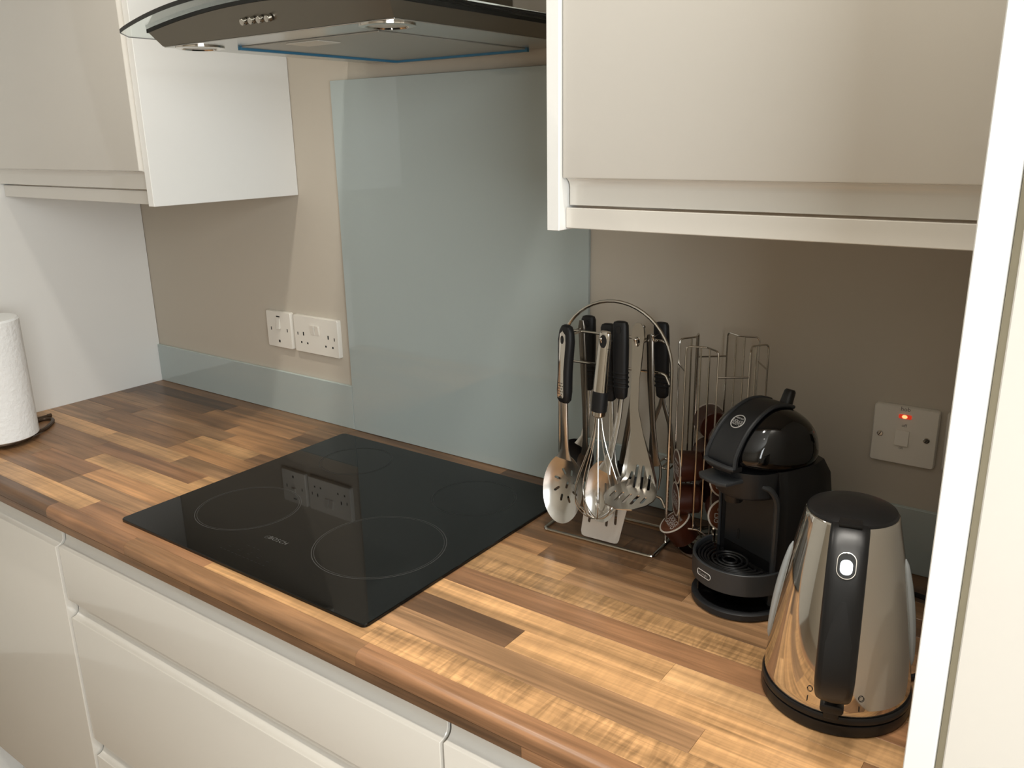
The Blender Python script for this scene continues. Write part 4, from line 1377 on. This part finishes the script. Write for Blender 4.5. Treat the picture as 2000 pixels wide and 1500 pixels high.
tp = catmull([(0.050, 0, 0.2130), (0.048, 0, 0.2270), (0.040, 0, 0.2430), (0.028, 0, 0.2585), (0.014, 0, 0.2705), (-0.003, 0, 0.2800), (-0.020, 0, 0.2845), (-0.038, 0, 0.2835), (-0.056, 0, 0.2775)], 4)
ol = []
for i, p in enumerate(tp):
    d = (tp[min(i + 1, len(tp) - 1)] - tp[max(i - 1, 0)]).normalized()
    nrm = Vector((-d.z, 0, d.x))
    if nrm.dot(p - Vector((-0.04, 0, 0.22))) < 0: nrm = -nrm
    w = 0.0260 - 0.006 * i / len(tp)
    ol.append(((p.x, p.z), (nrm.x, nrm.z), w))
tb = part('top_band', band(ol, 0.0, 0.0012), M['grey_plastic'], t, 'matt charcoal band over the head')
for e in (-1, 1):
    b = bm_new(); tube(b, [(x, e * w, z) for (x, z), _, w in ol], 0.0026, 8); part('band_trim', b, M['grey_trim'], tb, 'grey edge of the band')
b = bm_new(); tube(b, round_path([(0.0505, -0.026, 0.2130), (0.0550, -0.020, 0.2135), (0.0570, 0.0, 0.2140), (0.0550, 0.020, 0.2135), (0.0505, 0.026, 0.2130)], 0.01, 4), 0.0034, 8); part('beak_lip', b, M['grey_trim'], tb, 'grey lip of the beak')
b = bm_new(); prism(b, [(0.034, -0.024), (0.052, -0.023), (0.0565, 0.0), (0.052, 0.023), (0.034, 0.024)], 'z', 0.2055, 0.2130, 0.001, 1); part('beak_underside', b, M['black_plastic'], tb)
# badge on the band
bp = Vector((0.0215, 0, 0.2645)); bt = Vector((0.014 - 0.028, 0, 0.2705 - 0.2585)).normalized(); bn = Vector((bt.z, 0, -bt.x))
if bn.z < 0: bn = -bn
bo = bp + bn * 0.0018
b = bm_new(); tube(b, [(bo.x + bt.x * 0.0100 * math.sin(a), 0.0100 * math.cos(a), bo.z + bt.z * 0.0100 * math.sin(a)) for a in [2 * PI * i / 32 for i in range(32)]], 0.0007, 6, True)
part('badge_ring', b, M['print_light'], tb, 'pale round badge outline')
b = bm_new(); lathe(b, [(0.0098, 0), (0.0098, 0.0004), (0.001, 0.0005)], 32); place(b, bo - bn * 0.0004, (0, 1, 0), bt); part('badge', b, M['black_plastic'], tb, 'round black badge')
b = text_bm('NESCAFE', 0.0032, 0.00008); place(b, bo + bt * 0.0050 + bn * 0.0004, (0, 1, 0), bt); part('lettering', b, M['print_light'], tb, 'pale badge lettering', 0)
b = text_bm('DOLCE\nGUSTO', 0.0053, 0.00008, line=0.78); place(b, bo - bt * 0.0021 + bn * 0.0004, (0, 1, 0), bt); part('lettering', b, M['print_light'], tb, 'pale badge lettering', 0)
# lever at the back of the head
b = bm_new()
skin(b, [sup_ring((-0.060, 0, 0.268), (1, 0, 0), (0, 1, 0), 0.0085, 0.0100, 2.6, 18), sup_ring((-0.0640, 0, 0.2790), (1, 0, 0.2), (0, 1, 0), 0.0070, 0.0085, 2.6, 18),
         sup_ring((-0.0690, 0, 0.2920), (1, 0, 0.3), (0, 1, 0), 0.0060, 0.0075, 2.8, 18), sup_ring((-0.0700, 0, 0.2945), (1, 0, 0.3), (0, 1, 0), 0.0042, 0.0058, 2.8, 18)])
part('lever', b, M['black_plastic'], t, 'stubby black lever on top')
# water tank at the back
b = bm_new(); rings = []
for z, r_ in ((0.0126, 0.048), (0.06, 0.052), (0.12, 0.052), (0.165, 0.046), (0.195, 0.034), (0.204, 0.020)):
    rings.append([(-0.098 + 0.62 * r_ * math.cos(2 * PI * i / 28), r_ * 1.05 * math.sin(2 * PI * i / 28), z) for i in range(28)])
skin(b, rings); part('water_tank', b, M['black_gloss'], t, 'dark rounded water tank')

# ------------------------------------------------------------------ kettle (own frame: handle towards -y)
EF = (Vector((1.141, -0.352, 0)), math.radians(12.5))
t = thing('kettle', 'polished steel cone shaped electric kettle with black handle and lid', 'kettle', (0, 0, 0), None, EF)
b = bm_new(); lathe(b, [(0.076, 0.0), (0.0805, 0.002), (0.0815, 0.010), (0.0805, 0.0145), (0.078, 0.0155)], 64); part('power_base', b, M['black_plastic'], t, 'black power base')
b = bm_new(); lathe(b, [(0.0785, 0.0158), (0.0812, 0.0175), (0.0815, 0.0225), (0.0800, 0.0250)], 64); part('bottom_ring', b, M['black_plastic'], t, 'black ring at the bottom')


def kr(z):
    q = (z - 0.025) / 0.205
    return 0.0795 + (0.0485 - 0.0795) * q + 0.0042 * math.sin(PI * min(1, max(0, q)))


prof = [(kr(0.025) - 0.001, 0.0252)] + [(kr(z), z) for z in [0.0262 + 0.2028 * i / 28 for i in range(29)]]
prof += [(0.0482, 0.2305), (0.0470, 0.2312), (0.0455, 0.2300)]
b = bm_new(); lathe(b, prof, 96, (0, 0, 0), True, True); body = part('body', b, M['polished'], t, 'mirror polished steel body', 50)
b = bm_new(); lathe(b, [(0.0470, 0.2305), (0.0468, 0.2325), (0.0455, 0.2345), (0.0380, 0.2375), (0.0200, 0.2395), (0.0010, 0.2400)], 56); lid = part('lid', b, M['black_plastic'], t, 'black domed lid')
b = bm_new(); box(b, -0.0115, 0.0115, -0.0535, -0.030, 0.2335, 0.2375, 0.0012, 2); part('lid_tab', b, M['black_plastic'], lid)
# strap handle
hp_ = catmull([(0, -0.0330, 0.2280), (0, -0.0500, 0.2275), (0, -0.0680, 0.2140), (0, -0.0860, 0.1910), (0, -0.1010, 0.1600), (0, -0.1110, 0.1250), (0, -0.1150, 0.0990), (0, -0.1140, 0.0820), (0, -0.1085, 0.0710), (0, -0.0995, 0.0665), (0, -0.0860, 0.0690), (0, -0.0740, 0.0750)], 5)
rings = []
n_ = len(hp_)
for i, p in enumerate(hp_):
    d = (hp_[min(i + 1, n_ - 1)] - hp_[max(i - 1, 0)]).normalized()
    out_ = Vector((1, 0, 0)).cross(d).normalized()
    if out_.y > 0 and i < n_ * 0.6: out_ = -out_
    q = i / (n_ - 1)
    hw = 0.0195 if q < 0.55 else 0.0195 - 0.0075 * ((q - 0.55) / 0.45) ** 1.5
    th = 0.0062 + 0.002 * math.sin(PI * q)
    rings.append((p, d, hw, th))
R2 = []
for p, d, hw, th in rings:
    nrm = d.cross(Vector((1, 0, 0))).normalized()
    R2.append(sup_ring(p, (1, 0, 0), nrm, hw, th, 3.4, 26))
b = bm_new(); skin(b, R2); hd = part('handle', b, M['black_plastic'], t, 'broad black strap handle', 50)


def hsurf(q):
    """point, outward normal and down direction on the outside of the strap handle"""
    f = q * (n_ - 1); i = int(f); f -= i
    i = min(i, n_ - 2)
    p = hp_[i] * (1 - f) + hp_[i + 1] * f
    d = (hp_[i + 1] - hp_[i]).normalized()
    nrm = d.cross(Vector((1, 0, 0))).normalized()
    if nrm.y > 0: nrm = -nrm
    th = 0.0062 + 0.002 * math.sin(PI * q)
    return p + nrm * th, nrm, d


# grey inner face panel down the handle
b = bm_new(); rr = []
for i in range(16):
    q = 0.33 + 0.40 * i / 15
    p, nrm, d = hsurf(q)
    w = 0.0125 * min(1, 0.25 + i / 5) if i < 12 else 0.0125 - 0.006 * (i - 11) / 4
    rr.append([p + Vector((-w, 0, 0)) - nrm * 0.001, p + Vector((-w, 0, 0)) + nrm * 0.0002, p + nrm * 0.0007, p + Vector((w, 0, 0)) + nrm * 0.0002, p + Vector((w, 0, 0)) - nrm * 0.001])
skin(b, rr); part('grip_panel', b, M['grip_grey'], hd, 'soft charcoal grip panel')
p, nrm, d = hsurf(0.235)
up = -d
b = bm_new(); tube(b, [p + nrm * 0.0006 + Vector((1, 0, 0)) * x_ + up * y_ for x_, y_ in rrect2(-0.0090, 0.0090, -0.0135, 0.0135, 0.0089, 7)], 0.0007, 6, True); part('button_ring', b, M['chrome'], hd, 'thin bright ring round the button')
b = bm_new(); prism(b, rrect2(-0.0084, 0.0084, -0.0129, 0.0129, 0.0083, 7), 'z', 0.0, 0.0006); place(b, p + nrm * 0.0001, (1, 0, 0), up); part('button_well', b, M['black_gloss'], hd, 'black oval well')
b = bm_new(); prism(b, rrect2(-0.0060, 0.0060, -0.0095, 0.0060, 0.0055, 6), 'z', 0.0006, 0.0014); place(b, p + nrm * 0.0001, (1, 0, 0), up); part('lit_button', b, M['led'], hd, 'glowing white window')
# on-off lever at the foot
b = bm_new(); prism(b, rrect2(-0.0120, 0.0120, 0.0330, 0.0440, 0.005, 5), 'y', -0.0900, -0.0740, 0.002, 2); lv = part('power_lever', b, M['black_plastic'], t, 'black on-off lever')
b = bm_new(); prism(b, rrect2(-0.0080, 0.0080, 0.0255, 0.0340, 0.003, 4), 'y', -0.0880, -0.0760, 0.0015, 2); part('lever_stem', b, M['black_plastic'], lv)


def on_body(az, z, lift=0.0003):
    """point and axes on the kettle wall, az measured from the handle side"""
    a = -PI / 2 + az
    r_ = kr(z) + lift
    sl_ = (kr(z + 0.004) - kr(z - 0.004)) / 0.008
    x = Vector((-math.sin(a), math.cos(a), 0)); up_ = Vector((math.cos(a) * sl_, math.sin(a) * sl_, 1)).normalized()
    return Vector((r_ * math.cos(a), r_ * math.sin(a), z)), x, up_


for az in (-0.31, 0.37):
    p, x, up_ = on_body(az, 0.0485, 0.0008)
    b = bm_new(); tube(b, [p + x * (0.0028 * math.cos(2 * PI * i / 20)) + up_ * (0.0032 * math.sin(2 * PI * i / 20)) for i in range(20)], 0.00035, 5, True)
    part('off_mark', b, M['print_black'], body, 'printed O mark', 0)
    p, x, up_ = on_body(az - 0.02, 0.0365, 0.0008)
    b = bm_new(); tube(b, [p - up_ * 0.0032, p + up_ * 0.0032], 0.0004, 5); part('on_mark', b, M['print_black'], body, 'printed I mark', 0)
for e in (-1, 1):
    b = bm_new(); rr = []
    for i in range(21):
        z = 0.060 + 0.125 * i / 20
        e_ = math.sin(PI * i / 20) ** 0.35 if 0 < i < 20 else 0.15
        p, x, up_ = on_body(e * 1.50, z, 0.0)
        o_ = x.cross(up_); 
        if o_.dot(Vector((p.x, p.y, 0))) < 0: o_ = -o_
        rr.append(sup_ring(p, x, o_, 0.0085 * e_, 0.0052 * e_, 2.4, 14))
    skin(b, rr); part('water_gauge', b, M['gauge'], t, 'pale translucent water gauge strip')

# ------------------------------------------------------------------ power cord behind the kettle
t = thing('power_cord', 'black power cord trailing behind the kettle towards the right tall panel', 'cord', (1.21, -0.15, 0))
b = bm_new()
tube(b, catmull([(1.205, -0.285, 0.0042), (1.226, -0.250, 0.0042), (1.230, -0.190, 0.0042), (1.205, -0.130, 0.0042), (1.205, -0.080, 0.012), (1.212, -0.045, 0.085), (1.214, -0.036, 0.150), (1.2145, -0.030, 0.190)], 6), 0.0036, 8)
part('cable', b, M['black_rubber'], t)
b = bm_new(); box(b, 1.191, 1.238, -0.040, -0.0135, 0.186, 0.232, 0.004, 2); part('plug', b, M['black_plastic'], t)
b = bm_new()
tube(b, catmull([(1.125, -0.10, 0.0042), (1.165, -0.075, 0.0042), (1.205, -0.100, 0.0110), (1.235, -0.140, 0.0042), (1.246, -0.200, 0.0042)], 6), 0.0036, 8)
part('cable', b, M['black_rubber'], t)
